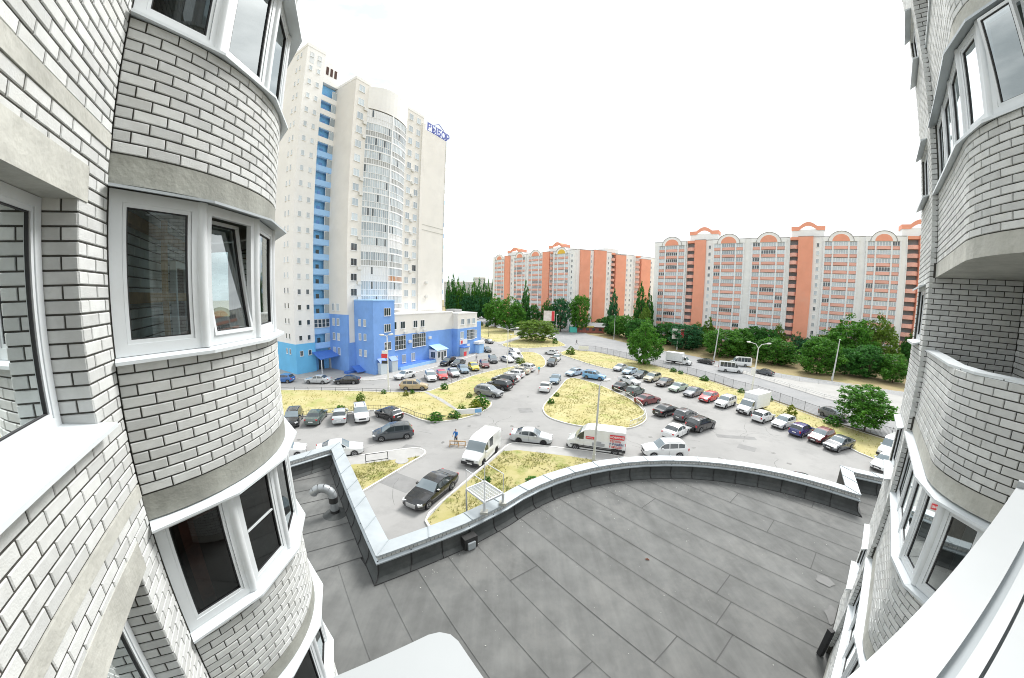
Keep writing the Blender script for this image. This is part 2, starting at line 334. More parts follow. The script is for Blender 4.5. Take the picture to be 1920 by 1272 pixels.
def left_wing():
    root = empty('building_wing', W(-1.35, 3.4, 7.7), 'white brick apartment wing with rounded glazed balconies filling the left edge', 'building')
    ZB = 13.73; ks = (-2, -1, 0, 1, 2); br = Bricks()
    Q0, Q1 = -2.0, 7.4; WQ0, WQ1 = 1.25, 2.945
    wall = Path([('l', -1.35, Q0, -1.35, Q1)], side=-1)
    arc = Path([('a', -1.99, 5.18, 1.89, radians(-70.2), radians(70.2))])
    mw = MB(); mb_band = MB()
    for k in ks:
        zb = ZB + 2.8 * k; w0, w1 = zb + .81, zb + 2.33; top = zb + 2.82
        def T(p, q, z): return W(p, q, z)
        bk = -1.75
        # mortar backing with the window hole left open
        mw.box(bk, -1.359, Q0, WQ0, zb + .02, top, T=T); mw.box(bk, -1.359, WQ1 + .009, Q1, zb + .02, top, T=T)
        mw.box(bk, -1.359, WQ0, WQ1 + .009, zb + .02, w0 - .009, T=T); mw.box(bk + .01, -1.359, WQ0, WQ1 + .009, w1 + .03, top, T=T)
        def iv(z, w0=w0, w1=w1, k=k):
            if k > 0: base = [(0, 3.39 - Q0)]
            elif w1 < z < w1 + .25: base = [(0, 1.15 - Q0), (3.05 - Q0, 3.39 - Q0)]
            elif w0 - .03 < z < w1: base = [(0, WQ0 - Q0), (WQ1 - Q0, 3.39 - Q0)]
            else: base = [(0, 3.39 - Q0)]
            if k in (0, 1) and w0 + .3 < z: base = base + [(3.45 - Q0, 6.9 - Q0)]
            return base
        br.rows(wall, zb + .135, 28, 2.685 / 28, iv)
        rev = Path([('l', -1.35 - .24, WQ1, -1.35, WQ1)], side=-1)      # brick reveal of the window
        if k <= 0: br.rows(rev, zb + .135 + 2.685 / 28 * 7, 16, 2.685 / 28, lambda z: [(0, .238)])
        m = MB(); m.box(-1.42, -1.340, Q0, 3.37, zb + .015, zb + .13, T=T); m.build('floor_band', 'old_concrete', root)
        if k > 0: mw.box(-1.7, -1.3592, WQ0 - .01, WQ1 + .02, zb + .1, zb + 2.7, T=T)
        if k <= 0: m = MB(); m.box(-1.72, -1.343, 1.1, 3.06, w1, w1 + .25, T=T); m.build('lintel', 'old_concrete', root)
        if k <= 0: unit(root, (-1.60, 2.93), (-1.60, 1.27), w0 + .03, w1 - .005, 'pane_blue', fw=.07, split=.52)
        if k <= 0: ledge(root, [(-1.58, 2.94), (-1.58, 1.26)], [(-1.24, 3.0), (-1.24, 1.2)], w0 + .035, w0 - .01, .02, 'sill', 'white_metal')
        # balcony
        ms = MB(); slab(ms, arc, 0, arc.total, zb - .235, zb, .0, [(-1.36, 6.96), (-1.36, 3.4)], 28); ms.build('balcony_slab', 'concrete', root)
        mo = MB(); wall_band(mo, arc, 0, arc.total, zb, zb + 1.165, -.009, 28); mo.build('balcony_backing', 'mortar', root)
        mi = MB(); wall_band(mi, arc, 0, arc.total, zb, zb + 1.165, -.12, 28); mi.build('balcony_lining', 'room_wall', root)
        br.rows(arc, zb + .008, 12, 1.155 / 12)
        angs = [radians(a) for a in (-70.2, -47, -23.5, 0, 23.5, 47, 70.2)]
        def ring(r): return [(-1.99 + r * cos(a), 5.18 + r * sin(a)) for a in angs]
        gl = ring(1.84); z0, z1 = zb + 1.20, zb + 2.53
        pane = {0: 'pane_clear', -1: 'pane_dark', -2: 'pane_dark', 1: 'pane_dark', 2: 'pane_dark'}[k]
        for i in range(6):
            unit(root, gl[i], gl[i + 1], z0, z1, pane if not (k == 1 and i) else 'pane_blue', fw=.095, tilt=.16 if (k == 0 and i == 1) else 0, bar=.52 if (k == -1 and i == 1) else None)
            mu = MB(); mu.tube([W(*gl[i + 1], z0), W(*gl[i + 1], z1)], .055, 10); mu.build('mullion', 'white_plastic', root, smooth=True, sharp=40)
        ledge(root, ring(1.80), ring(1.99), zb + 1.205, zb + 1.178, .010, 'sill', 'white_metal', lip=.028)
        ledge(root, ring(1.80), ring(2.04), zb + 2.563, zb + 2.53, .006, 'window_canopy', 'zinc' if k == 0 else 'white_metal', lip=.022)
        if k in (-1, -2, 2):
            mc = MB(); wall_band(mc, arc, .2, arc.total - .2, zb, zb + 2.56, -.35, 16); mc.build('curtain_dark_room', 'dark_room', root)  # not cloth: dark panel standing in for the unlit room behind the glass
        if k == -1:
            mc = MB(); wall_band(mc, arc, .25, .42, zb + 1.2, zb + 2.5, -.27, 2); wall_band(mc, arc, .25, 1.1, zb + 2.25, zb + 2.5, -.26, 4); mc.build('curtain_dark_room', 'curtain_dark_room', root)
    mw.build('wall', 'mortar', root)
    # what is seen behind the glass of the nearest balcony
    zb = ZB
    m = MB(); m.box(-1.345, -1.28, 3.6, 6.6, zb + 1.62, zb + 1.72, T=W); m.box(-1.345, -1.28, 3.6, 6.6, zb + 2.3, zb + 2.4, T=W); m.build('batten', 'wood', root)
    m = MB(); m.box(-1.28, -1.24, 4.55, 4.65, zb + .2, zb + 2.5, T=W); m.build('batten', 'wood', root)
    m = MB(); m.box(-1.34, -1.27, 5.1, 5.16, zb + .1, zb + 2.1, T=W); m.box(-1.34, -1.27, 5.7, 5.76, zb + .1, zb + 2.1, T=W); m.box(-1.34, -1.27, 5.16, 5.7, zb + 2.03, zb + 2.1, T=W); m.build('door_frame', 'white_plastic', root)
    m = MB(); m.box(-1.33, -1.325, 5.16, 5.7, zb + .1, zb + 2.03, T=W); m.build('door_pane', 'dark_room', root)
    br.build(root)
    bx = MB(); bx.box(-1.05, -.75, 4.3, 4.85, zb + 1.06, zb + 1.30, T=W); b = bx.build('storage_box', 'red_box'); tag(b, 'dark red cardboard box on the ledge behind the left balcony glass', 'box')
    st = MB(); st.box(-1.05, -.72, 4.25, 4.9, zb + .002, zb + 1.06, T=W); b = st.build('cabinet', 'room_wall'); tag(b, 'pale cabinet under the red box inside the left balcony', 'cabinet')

def right_wing():
    root = empty('building_wing', W(8.55, -1.05, 7.7), 'white brick apartment wing with rounded loggias filling the right edge', 'building')
    ZB = 13.59; br = Bricks(); pitch = 1.24 / 13
    path = Path([('l', 8.55, -1.05, 6.15, -1.05), ('a', 6.15, -2.20, 1.15, pi / 2, pi), ('l', 5.0, -2.2, 5.0, -3.4)], side=-1)
    mw = MB(); T = W
    for k in (-2, -1, 0, 1, 2, 3):
        zb = ZB + 2.8 * k; open_ = k in (0, 2)
        ms = MB(); slab(ms, path, 0, path.total, zb - .24, zb, .0, [(6.0, -3.4), (8.54, -3.4)], 26); ms.build('balcony_slab', 'old_concrete', root)
        mo = MB(); wall_band(mo, path, 0, path.total, zb, zb + 1.26, -.009, 26); mo.build('balcony_backing', 'mortar', root)
        mi = MB(); wall_band(mi, path, 0, path.total, zb, zb + 1.26, -.12, 26); mi.build('balcony_lining', 'room_wall', root)
        br.rows(path, zb + .008, 13, pitch)
        sv = [0, .8, 1.6, 2.4, 3.0, 3.6, 4.206, 4.9]
        def ring(off): return [path.at(s, off)[:2] for s in sv]
        if open_:
            ledge(root, ring(-.15), ring(.03), zb + 1.285, zb + 1.275, .012, 'parapet_cap', 'white_metal', lip=.03)
            side = Path([('l', 8.55, -2.35, 8.55, -.955)], side=1); back = Path([('l', 5.0, -2.35, 8.55, -2.35)], side=1)
            br.rows(side, zb + .01, 27, 2.55 / 27, lambda z: [(0, 1.39)]); br.rows(back, zb + .01, 27, 2.55 / 27)
        else:
            gl = ring(-.05); z0, z1 = zb + 1.29, zb + 2.5
            for i in range(len(sv) - 1):
                unit(root, gl[i + 1], gl[i], z0, z1, 'pane_blue', fw=.09, tilt=.15 if (k == 1 and i == 4) else 0)
                mu = MB(); mu.tube([W(*gl[i + 1], z0), W(*gl[i + 1], z1)], .05, 10); mu.build('mullion', 'white_plastic', root, smooth=True, sharp=40)
            ledge(root, ring(-.09), ring(.09), zb + 1.29, zb + 1.27, .010, 'sill', 'white_metal', lip=.04)
            ledge(root, ring(-.09), ring(.12), zb + 2.545, zb + 2.515, .008, 'window_canopy', 'zinc' if k == 1 else 'white_metal', lip=.035)
            st = Path([('l', 8.55, -1.05, 8.55, -.955)], side=1)
            br.rows(st, zb + .01, 27, 2.55 / 27, lambda z: [(0, .094)])
            mr = MB(); mr.box(5.3, 8.5, -2.33, -2.30, zb, zb + 2.55, T=T); mr.build('inner_wall', 'room_wall', root)
        # the flat bay beyond the corner
        far = Path([('l', 8.55, -.955, 10.4, -.955)], side=1); w0, w1 = zb + 1.36, zb + 2.42
        br.rows(far, zb - .03, 29, 2.8 / 29, lambda z, w0=w0, w1=w1: [(0, .45), (1.6, 1.85)] if w0 - .02 < z < w1 else [(0, 1.85)])
        bk = -6.0
        mw.box(8.559, 9.0, bk, -.964, zb - .24, zb + 2.56, T=T); mw.box(10.15, 10.4, bk, -.964, zb - .24, zb + 2.56, T=T)
        mw.box(9.0, 10.15, bk, -.964, zb - .24, w0 - .01, T=T); mw.box(9.0, 10.15, bk, -.964, w1, zb + 2.56, T=T); mw.box(9.0, 10.15, bk, -1.5, w0 - .01, w1, T=T)
        mw.box(3.0, 8.55, -2.8, -2.359, zb - .24, zb + 2.56, T=T)
        unit(root, (10.14, -1.03), (9.01, -1.03), w0 + .02, w1 - .005, 'pane_blue', fw=.07, split=.5)
        ledge(root, [(9.0, -1.0), (10.15, -1.0)], [(8.95, -.84), (10.2, -.84)], w0 + .02, w0 - .015, .012, 'sill', 'white_metal', lip=.045)
        ledge(root, [(9.0, -.97), (10.15, -.97)], [(8.95, -.84), (10.2, -.84)], w1 + .06, w1 + .02, .010, 'window_canopy', 'white_metal', lip=.04)
    mw.build('wall', 'mortar', root)
    br.build(root)
    m = MB(); m.bar(W(8.45, -.86, 8.5), W(8.45, -.86, 7.72), .12, .12); d = m.build('drain_funnel', 'seal'); tag(d, 'black drainpipe end above the roof at the foot of the right wing', 'drainpipe')

def own_sills():
    root = empty('balcony_ledge', W(-.6, -.2, 14.9), 'blank white ledge corner of the viewer\'s own balcony at the bottom', 'ledge')
    m = MB(); pts = []
    for a in (90, 60, 30, 0): pts.append((.146 - .03 + .03 * cos(radians(a)), .328 - .03 + .03 * sin(radians(a))))
    pts += [(.146, -.8), (-1.33, -.8), (-1.33, .328)]
    m.prism([W(*p)[:2] for p in reversed(pts)], 14.90, 14.95); ob = m.build('ledge_board', 'ledge_white', root); recalc(ob)
    m = MB(); m.box(-1.2, .06, -.10, -.06, 14.95, 14.965, T=W); m.build('ledge_rib', 'ledge_white', root)
    root = empty('balcony_ledge', W(1.2, -.9, 14.9), 'broad white sloping ledge with grey grooves at the lower right corner', 'ledge')
    d = Vector((.928, -.374)); n = Vector((-.374, -.928)); A = Vector((.0, .105))
    def S(u, v, z): p = A + d * u + n * v; return W(p.x, p.y, z)
    L_ = 1.56
    for v0, v1, za, zb_, nm in ((0, .069, 14.95, 14.962, 'ledge_board'), (.085, .1045, 14.958, 14.966, 'frame_rail'), (.109, .30, 14.968, 15.0, 'frame_rail')):
        m = MB(); m.add([S(-.2, v0, za), S(L_, v0, za), S(L_, v1, zb_), S(-.2, v1, zb_), S(-.2, v0, 14.90), S(L_, v0, 14.90), S(L_, v1, 14.90), S(-.2, v1, 14.90)],
            [(0, 1, 2, 3), (7, 6, 5, 4), (0, 4, 5, 1), (1, 5, 6, 2), (2, 6, 7, 3), (3, 7, 4, 0)]); m.build(nm, 'ledge_white', root)
    m = MB(); m.box(-.2, L_ - .01, .069, .109, 14.91, 14.948, T=S); m.build('groove', 'zinc', root)
    m = MB(); m.box(L_, L_ + .02, .0, .30, 14.90, 14.97, T=S); m.build('end_cap', 'ledge_white', root)
left_wing(); right_wing(); own_sills()

# ------------------------------------------------------------------ the low annex with its felt roof
ROOFZ, COPZ = 7.70, 8.50
PAR = [(-3.2, 14.7), (2.0, 16.15), (2.0, 8.38), (4.3, 8.42)] + [(8.05 + 8.85 * cos(radians(a)), 8.85 * sin(radians(a))) for a in (104, 98, 92, 86, 80, 74, 68, 62, 56, 50, 44, 38, 32, 26, 20, 14, 8, 2, -2.5)] + [(19.1, .02), (19.55, -2.6)]
PAR[4] = (6.0, 8.60)
def offs(pts, d):
    out = []
    for i, p in enumerate(pts):
        a = Vector(pts[i - 1]) if i else None; b = Vector(pts[i + 1]) if i < len(pts) - 1 else None; c = Vector(p)
        n1 = (c - a).normalized() if a is not None else None; n2 = (b - c).normalized() if b is not None else None
        if n1 is None: n1 = n2
        if n2 is None: n2 = n1
        r1 = Vector((n1.y, -n1.x)); r2 = Vector((n2.y, -n2.x)); m = (r1 + r2).normalized(); k = d / max(.35, m.dot(r1))
        out.append((c.x + m.x * k, c.y + m.y * k))
    return out
def resample(pts, step, corners=28):
    """break at real corners, cut each run into equal pieces near step; returns list of runs (list of (index-fraction))"""
    runs = [[0]]
    for i in range(1, len(pts) - 1):
        a = Vector(pts[i]) - Vector(pts[i - 1]); b = Vector(pts[i + 1]) - Vector(pts[i])
        runs[-1].append(i)
        if abs(a.angle_signed(b)) > radians(corners): runs.append([i])
    runs[-1].append(len(pts) - 1)
    return runs
def cut(run, outer, step):
    """pairs of parameters (segment index + fraction) that cut a run into equal pieces"""
    ln = [0]
    for a, b in zip(run[:-1], run[1:]): ln.append(ln[-1] + (Vector(outer[b]) - Vector(outer[a])).length)
    n = max(1, round(ln[-1] / step)); ts = []
    for k in range(n + 1):
        t = ln[-1] * k / n
        for j in range(len(ln) - 1):
            if t <= ln[j + 1] + 1e-6: ts.append(run[j] + (t - ln[j]) / (ln[j + 1] - ln[j])); break
    return ts
def lerp_at(poly, t):
    i = min(int(t), len(poly) - 2); f = t - i
    return (poly[i][0] + (poly[i + 1][0] - poly[i][0]) * f, poly[i][1] + (poly[i + 1][1] - poly[i][1]) * f)
def strip_pts(poly, t0, t1):
    ts = [t0] + [k for k in range(int(t0) + 1, int(math.ceil(t1 - 1e-9)))] + [t1]
    return [lerp_at(poly, t) for t in ts]

def annex():
    root = empty('annex_building', W(8, 2, 0), 'low annex with flat grey felt roof and pale metal coping below the viewer', 'building')
    outer = PAR; cop_o = offs(PAR, -.04); cop_i = offs(PAR, .47); wall_i = offs(PAR, .42); fl_o = offs(PAR, .50); up = offs(PAR, .44); foot = offs(PAR, .66)
    back = [(19.55, -8), (-3.2, -8)]
    poly = outer + back
    m = MB(); n = len(outer)
    for i in range(n - 1):
        m.quad(W(*outer[i], 0), W(*outer[i], COPZ - .03), W(*outer[i + 1], COPZ - .03), W(*outer[i + 1], 0))
        m.quad(W(*wall_i[i], ROOFZ - .3), W(*wall_i[i + 1], ROOFZ - .3), W(*wall_i[i + 1], COPZ - .03), W(*wall_i[i], COPZ - .03))
        m.quad(W(*outer[i], COPZ - .03), W(*wall_i[i], COPZ - .03), W(*wall_i[i + 1], COPZ - .03), W(*outer[i + 1], COPZ - .03))
    m.build('wall', 'mortar', root)
    m = MB(); m.poly([W(*p, ROOFZ - .012) for p in reversed(foot + [(20.4, -8), (-4, -8)])]); m.build('roof_deck', 'bitumen', root)
    runs = resample(PAR, 1.25)
    hb = brick_mesh('brick', .122, .10, .05, .006)
    for run in runs:
        ts = cut(run, cop_o, 1.27)
        for t0, t1 in zip(ts[:-1], ts[1:]):
            a = strip_pts(cop_o, t0, t1); b = strip_pts(cop_i, t0, t1); g = MB(); z = COPZ + rnd.uniform(-.002, .003); e = .006
            N = len(a)
            v = [W(*p, z - .012) for p in a] + [W(*p, z + .004) for p in b] + [W(*p, z - .07) for p in a] + [W(*p, z - .055) for p in b]
            f = [(i, N + i, N + i + 1, i + 1) for i in range(N - 1)] + [(i, i + 1, 2 * N + i + 1, 2 * N + i) for i in range(N - 1)] + [(N + i, 3 * N + i, 3 * N + i + 1, N + i + 1) for i in range(N - 1)]
            f += [(0, 2 * N, 3 * N, N), (N - 1, 2 * N - 1, 4 * N - 1, 3 * N - 1)]
            g.add(v, f)
            pa, pb = a[-1], b[-1]; g.bar(W(*pa, z - .002), W(*pb, z + .014), .028, .024, 1)       # folded standing seam
            recalc(g.build('coping_plate', ['zinc', 'grey_metal'], root))
        # header course under the coping, on the roof side
        lt = cut(run, wall_i, .132)
        for t0, t1 in zip(lt[:-1], lt[1:]):
            p, q = lerp_at(offs(PAR, .428), (t0 + t1) / 2) if False else lerp_at(fl_b, (t0 + t1) / 2)
            d = Vector(lerp_at(wall_i, t1)) - Vector(lerp_at(wall_i, t0)); a = atan2(d.y, d.x) - pi / 2
            HB.append((W(p, q, 8.375), a + PQA - pi / 2))
        # flashing strip and felt upstand panels
        ts = cut(run, fl_o, 2.4)
        for t0, t1 in zip(ts[:-1], ts[1:]):
            a = strip_pts(wall_i, t0, t1); b = strip_pts(fl_o, t0, t1); g = MB(); N = len(a)
            v = [W(*p, 8.318) for p in a] + [W(*p, 8.265) for p in b] + [W(*p, 8.225) for p in b]
            g.add(v, [(i, N + i, N + i + 1, i + 1) for i in range(N - 1)] + [(N + i, 2 * N + i, 2 * N + i + 1, N + i + 1) for i in range(N - 1)])
            g.build('flashing', 'grey_metal', root)
        ts = cut(run, up, 1.0)
        for t0, t1 in zip(ts[:-1], ts[1:]):
            a = strip_pts(up, t0, t1); m_ = strip_pts(offs(PAR, .46), t0, t1); c = strip_pts(offs(PAR, .52), t0, t1); f_ = strip_pts(foot, t0, t1); g = MB(); N = len(a)
            rows = [[W(*p, 8.30) for p in a], [W(*p, 7.95) for p in m_], [W(*p, 7.80) for p in c], [W(*p, ROOFZ + .012) for p in f_]]
            v = sum(rows, []); g.add(v, [(r * N + i, (r + 1) * N + i, (r + 1) * N + i + 1, r * N + i + 1) for r in range(3) for i in range(N - 1)], 0)
            g.tube([(rows[r][-1][0], rows[r][-1][1], rows[r][-1][2] + .004) for r in range(4)], .024, 5, 1)
            g.tube([(x, y, z + .002) for x, y, z in rows[3]], .013, 5, 1)
            g.build('felt_upstand', ['felt_dark', 'bitumen'], root)
    def vis(h): x, y, z = h[0]; return -in_view((x, y, z)) / (x * x + y * y + (z - CAMZ) ** 2)
    HB.sort(key=vis); mb = MB(); v0 = [tuple(v.co) for v in hb.vertices]; fs = [tuple(f.vertices) for f in hb.polygons]
    for i, (loc, rz) in enumerate(HB):
        if i < 300: inst('brick', hb, loc, rz, root)
        else: cx, sx = cos(rz), sin(rz); mb.add([(loc[0] + x * cx - y * sx, loc[1] + x * sx + y * cx, loc[2] + z) for x, y, z in v0], fs)
    if mb.v: tag(mb.build('brickwork', 'white_brick', root), kind='stuff')
    # felt sheets: one metre strips along q on the main roof, along p on the left arm
    def qmax(p):
        if p <= 1.36: return 9.0
        best = -9
        for i in range(2, len(foot) - 1):
            (p0, q0), (p1, q1) = foot[i], foot[i + 1]
            if min(p0, p1) - 1e-6 <= p <= max(p0, p1) + 1e-6 and abs(p1 - p0) > .02:
                best = max(best, q0 + (q1 - q0) * (p - p0) / (p1 - p0))
        return best
    p = 1.34 - 0.74
    ps = [-3.4, -2.4, -1.4, -.4, .6] + [1.6 + i for i in range(18)]
    for p0 in ps:
        p1 = p0 + 1.0; qs = -3.2 if p0 > 8 else -3.0
        cuts = [qs, qs + rnd.uniform(1.5, 9)]; cuts.append(cuts[-1] + 9.5)
        for c0, c1 in zip(cuts[:-1], cuts[1:]):
            def top(pp): return min(c1, max(c0, qmax(min(pp, 16.2)) if pp < 16.3 else (-.75 if pp < 18.9 else -2.4)) + (0.0))
            N = 6; a = [(p0 + (p1 - p0) * i / N) for i in range(N + 1)]; tq = [top(x) for x in a]
            if max(tq) - c0 < .1: continue
            g = MB(); zl, zr = ROOFZ + .004, ROOFZ - .001
            low = [W(x, c0, zl + (zr - zl) * i / N) for i, x in enumerate(a)]; hi = [W(x, q, zl + (zr - zl) * i / N) for i, (x, q) in enumerate(zip(a, tq))]
            g.add(low + hi, [(i, i + 1, N + 2 + i, N + 1 + i) for i in range(N)], 0)
            w = rnd.choice((.001, .003, .007)); g.add([W(p0 - w, c0, ROOFZ + .013), W(p0 + .004, c0, ROOFZ + .013), W(p0 + .004, tq[0], ROOFZ + .013), W(p0 - w, tq[0], ROOFZ + .013)], [(0, 1, 2, 3)], 1)
            if c1 < tq[0] + .01: g.add([W(p0, c1 - .02, ROOFZ + .014), W(p1, c1 - .02, ROOFZ + .006), W(p1, c1 + .01, ROOFZ + .006), W(p0, c1 + .01, ROOFZ + .014)], [(0, 1, 2, 3)], 1)
            g.build('felt_sheet', ['felt', 'felt_seam'], root)
    for i in range(8):
        q0 = 9.0 + i * .95; q1 = q0 + .97; g = MB()
        g.add([W(-3.1, q0, ROOFZ + .014), W(1.34, q0, ROOFZ + .014), W(1.34, q1, ROOFZ + .003), W(-3.1, q1, ROOFZ + .003)], [(0, 1, 2, 3)], 0)
        g.add([W(-3.1, q0 - .02, ROOFZ + .016), W(1.34, q0 - .02, ROOFZ + .016), W(1.34, q0 + .004, ROOFZ + .016), W(-3.1, q0 + .004, ROOFZ + .016)], [(0, 1, 2, 3)], 1)
        if q1 < 16.4: g.build('felt_sheet', ['felt', 'felt_seam'], root)
    # outlet box in the front upstand
    g = MB(); g.box(4.15, 4.60, 7.66, 7.93, ROOFZ + .02, 8.12, T=W); g.build('outlet_recess', 'bitumen', root)
    g = MB(); g.box(4.24, 4.50, 7.60, 7.90, ROOFZ + .03, 7.98, T=W); g.build('outlet_hood', 'zinc', root)
    # debris: paint flakes and dust along the upstand
    fl = MB(); r2 = random.Random(3)
    for i in range(420):
        t = r2.uniform(2.2, len(foot) - 3.5); p_, q_ = lerp_at(foot, t); d = abs(r2.gauss(0, .5)) + .02; q_ -= d * .9; p_ -= d * .3
        if r2.random() < .25: p_, q_ = r2.uniform(1, 14), r2.uniform(-1, 7)
        s = r2.choice((.006, .009, .012, .02)) * r2.uniform(.6, 1.4); a = r2.uniform(0, 6.3)
        if p_ > 1.5 and q_ > qmax(min(p_, 16)) - .02: continue
        fl.add([W(p_ + s * cos(a + k * 1.57) * (1 if k % 2 else .5), q_ + s * sin(a + k * 1.57) * (1 if k % 2 else .5), ROOFZ + .018 + .006 * (k == 1)) for k in range(4)], [(0, 1, 2, 3)])
    tag(fl.build('paint_flakes', 'flake'), 'scattered pale paint flakes lying on the felt roof', 'debris', kind='stuff')
fl_b = offs(PAR, .428); HB = []
annex()
def vent_pipe():
    root = empty('vent_pipe', W(1.0, 11.62, ROOFZ), 'silver gooseneck vent pipe with black bands on the felt roof', 'vent pipe')
    b = Vector(W(1.0, 11.62, ROOFZ)); u = Vector((-.96, -.28, 0)).normalized(); R = .15; Z = lambda z: b + Vector((0, 0, z))
    for nm, z0, z1, rr, mt in (('base_band', 0, .20, R + .012, 'bitumen'), ('pipe', .20, .50, R, 'galvanised'), ('neck_band', .50, .72, R + .01, 'bitumen')): m = MB(); m.tube([Z(z0), Z(z1)], rr, 18); m.build(nm, mt, root, smooth=True, sharp=40)
    A_ = .36; c = Z(.72) + u * A_; n = 6
    for i in range(n):
        pts = [c + (-u * cos(a) + Vector((0, 0, 1)) * sin(a)) * A_ for a in (radians(155) * (i + j / 3) / n for j in range(4))]
        m = MB(); m.tube(pts, [R + .006] + [R + .003] * 2 + [R - .002], 18, cap=False); m.build('elbow_segment', 'galvanised', root, smooth=True, sharp=35)
    m = MB(); m.tube([Z(.004), Z(.04), Z(.09)], [.46, .28, R + .016], 18); m.build('felt_collar', 'felt_dark', root, smooth=True, sharp=60)
vent_pipe()

mat('dust_film', (.205, .203, .192), .95, var=.12, vscale=3); mat('damp_film', (.118, .12, .117), .6, var=.12, vscale=3); mat('rag', (.22, .10, .07), .9, var=.3, vscale=30)
def film(c, la, lb, n, matn, seed, name):
    r = random.Random(seed); pts = []
    for k in range(n): a = 2 * pi * k / n; s_ = r.uniform(.6, 1.15); pts.append((c[0] + lb * s_ * cos(a), c[1] + la * s_ * sin(a)))
    for _ in range(2): pts = [q for i in range(len(pts)) for q in ((pts[i][0] * .75 + pts[(i + 1) % len(pts)][0] * .25, pts[i][1] * .75 + pts[(i + 1) % len(pts)][1] * .25), (pts[i][0] * .25 + pts[(i + 1) % len(pts)][0] * .75, pts[i][1] * .25 + pts[(i + 1) % len(pts)][1] * .75))]
    m = MB(); m.poly([W(p, q, ROOFZ + .0165) for p, q in pts]); m.build(name, matn, bpy.data.objects['annex_building'])
film((11.3, -.5), .35, .3, 12, 'damp_film', 7, 'damp_patch'); film((10.0, -.9), .25, .4, 12, 'damp_film', 8, 'damp_patch')
m = MB(); rp_ = random.Random(4); c0 = (4.29, 8.19)
for k in range(9): a = 2 * pi * k / 9; b_ = a + .7; r0, r1 = rp_.uniform(.03, .07), rp_.uniform(.03, .08); m.add([(c0[0], c0[1], ROOFZ + .07), (c0[0] + r0 * cos(a), c0[1] + r0 * sin(a), ROOFZ + .02), (c0[0] + r1 * cos(b_), c0[1] + r1 * sin(b_), ROOFZ + .02)], [(0, 1, 2)])
tag(m.build('rag', 'rag'), 'small crumpled brown rag in the middle of the felt roof', 'rag')

# ------------------------------------------------------------------ ground, lot, road, grass islands
mat('earth', (.25, .19, .10), .95, col2=(.33, .27, .13), vscale=.06, bump=.4, bscale=3, stain=(.12, (.17, .18, .05), .7))
mat('asphalt', (.262, .259, .252), .9, col2=(.325, .32, .31), vscale=.12, bump=.35, bscale=45, stain=(.35, (.21, .209, .203), .55), detail=9)
mat('road_asphalt', (.245, .25, .255), .9, col2=(.30, .30, .30), vscale=.2, bump=.3, bscale=40, stain=(.5, (.19, .195, .20), .5), detail=8)
mat('paving', (.34, .335, .325), .9, col2=(.40, .395, .38), vscale=.8, bump=.3, bscale=30, stain=(.9, (.27, .265, .25), .4))
mat('kerb', (.62, .61, .58), .85, var=.14, vscale=2, stain=(3, (.42, .41, .37), .6))
mat('dry_turf', (.385, .335, .14), .95, col2=(.455, .41, .21), vscale=.35, bump=.8, bscale=14, stain=(.22, (.245, .29, .06), 1.0), detail=10)
mat('green_turf', (.33, .30, .11), .95, col2=(.42, .37, .19), vscale=.7, bump=.8, bscale=16, stain=(.5, (.15, .20, .03), 1.0), detail=10)
mat('median', (.33, .325, .31), .9, col2=(.38, .375, .36), vscale=.3, bump=.3, bscale=20, stain=(.6, (.34, .335, .32), .5))
mat('blade_dry', (.46, .40, .16), .9, col2=(.27, .30, .05), vscale=.5, isl=.25)
mat('blade_green', (.21, .26, .05), .9, col2=(.40, .36, .13), vscale=.8, isl=.3)
def structure(ob): ob['kind'] = 'structure'; return ob
def chaikin(pts, n=2):
    for _ in range(n):
        out = []
        for i in range(len(pts)):
            a = pts[i]; b = pts[(i + 1) % len(pts)]
            out += [(a[0] * .75 + b[0] * .25, a[1] * .75 + b[1] * .25), (a[0] * .25 + b[0] * .75, a[1] * .25 + b[1] * .75)]
        pts = out
    return pts
def area(p): return sum(p[i - 1][0] * p[i][1] - p[i][0] * p[i - 1][1] for i in range(len(p))) / 2
def inset(p, d):
    """move a closed polygon inward by d"""
    if area(p) < 0: p = p[::-1]
    out = []; n = len(p)
    for i in range(n):
        a = Vector(p[i - 1]); b = Vector(p[i]); c = Vector(p[(i + 1) % n]); e1 = (b - a); e2 = (c - b)
        if e1.length < 1e-6 or e2.length < 1e-6: out.append(p[i]); continue
        e1.normalize(); e2.normalize(); n1 = Vector((-e1.y, e1.x)); n2 = Vector((-e2.y, e2.x)); m = (n1 + n2); m = m.normalized() if m.length > .1 else n1
        k = d / max(.5, m.dot(n1)); out.append((b.x + m.x * k, b.y + m.y * k))
    return out
def inside(p, poly):
    c = False; n = len(poly)
    for i in range(n):
        a, b = poly[i - 1], poly[i]
        if (a[1] > p[1]) != (b[1] > p[1]) and p[0] < (b[0] - a[0]) * (p[1] - a[1]) / (b[1] - a[1]) + a[0]: c = not c
    return c
def sheet(name, pts, z, matn, parent=None, sub=0):
    if area(pts) < 0: pts = pts[::-1]
    m = MB(); m.poly([(x, y, z) for x, y in pts]); ob = m.build(name, matn, parent)
    return ob
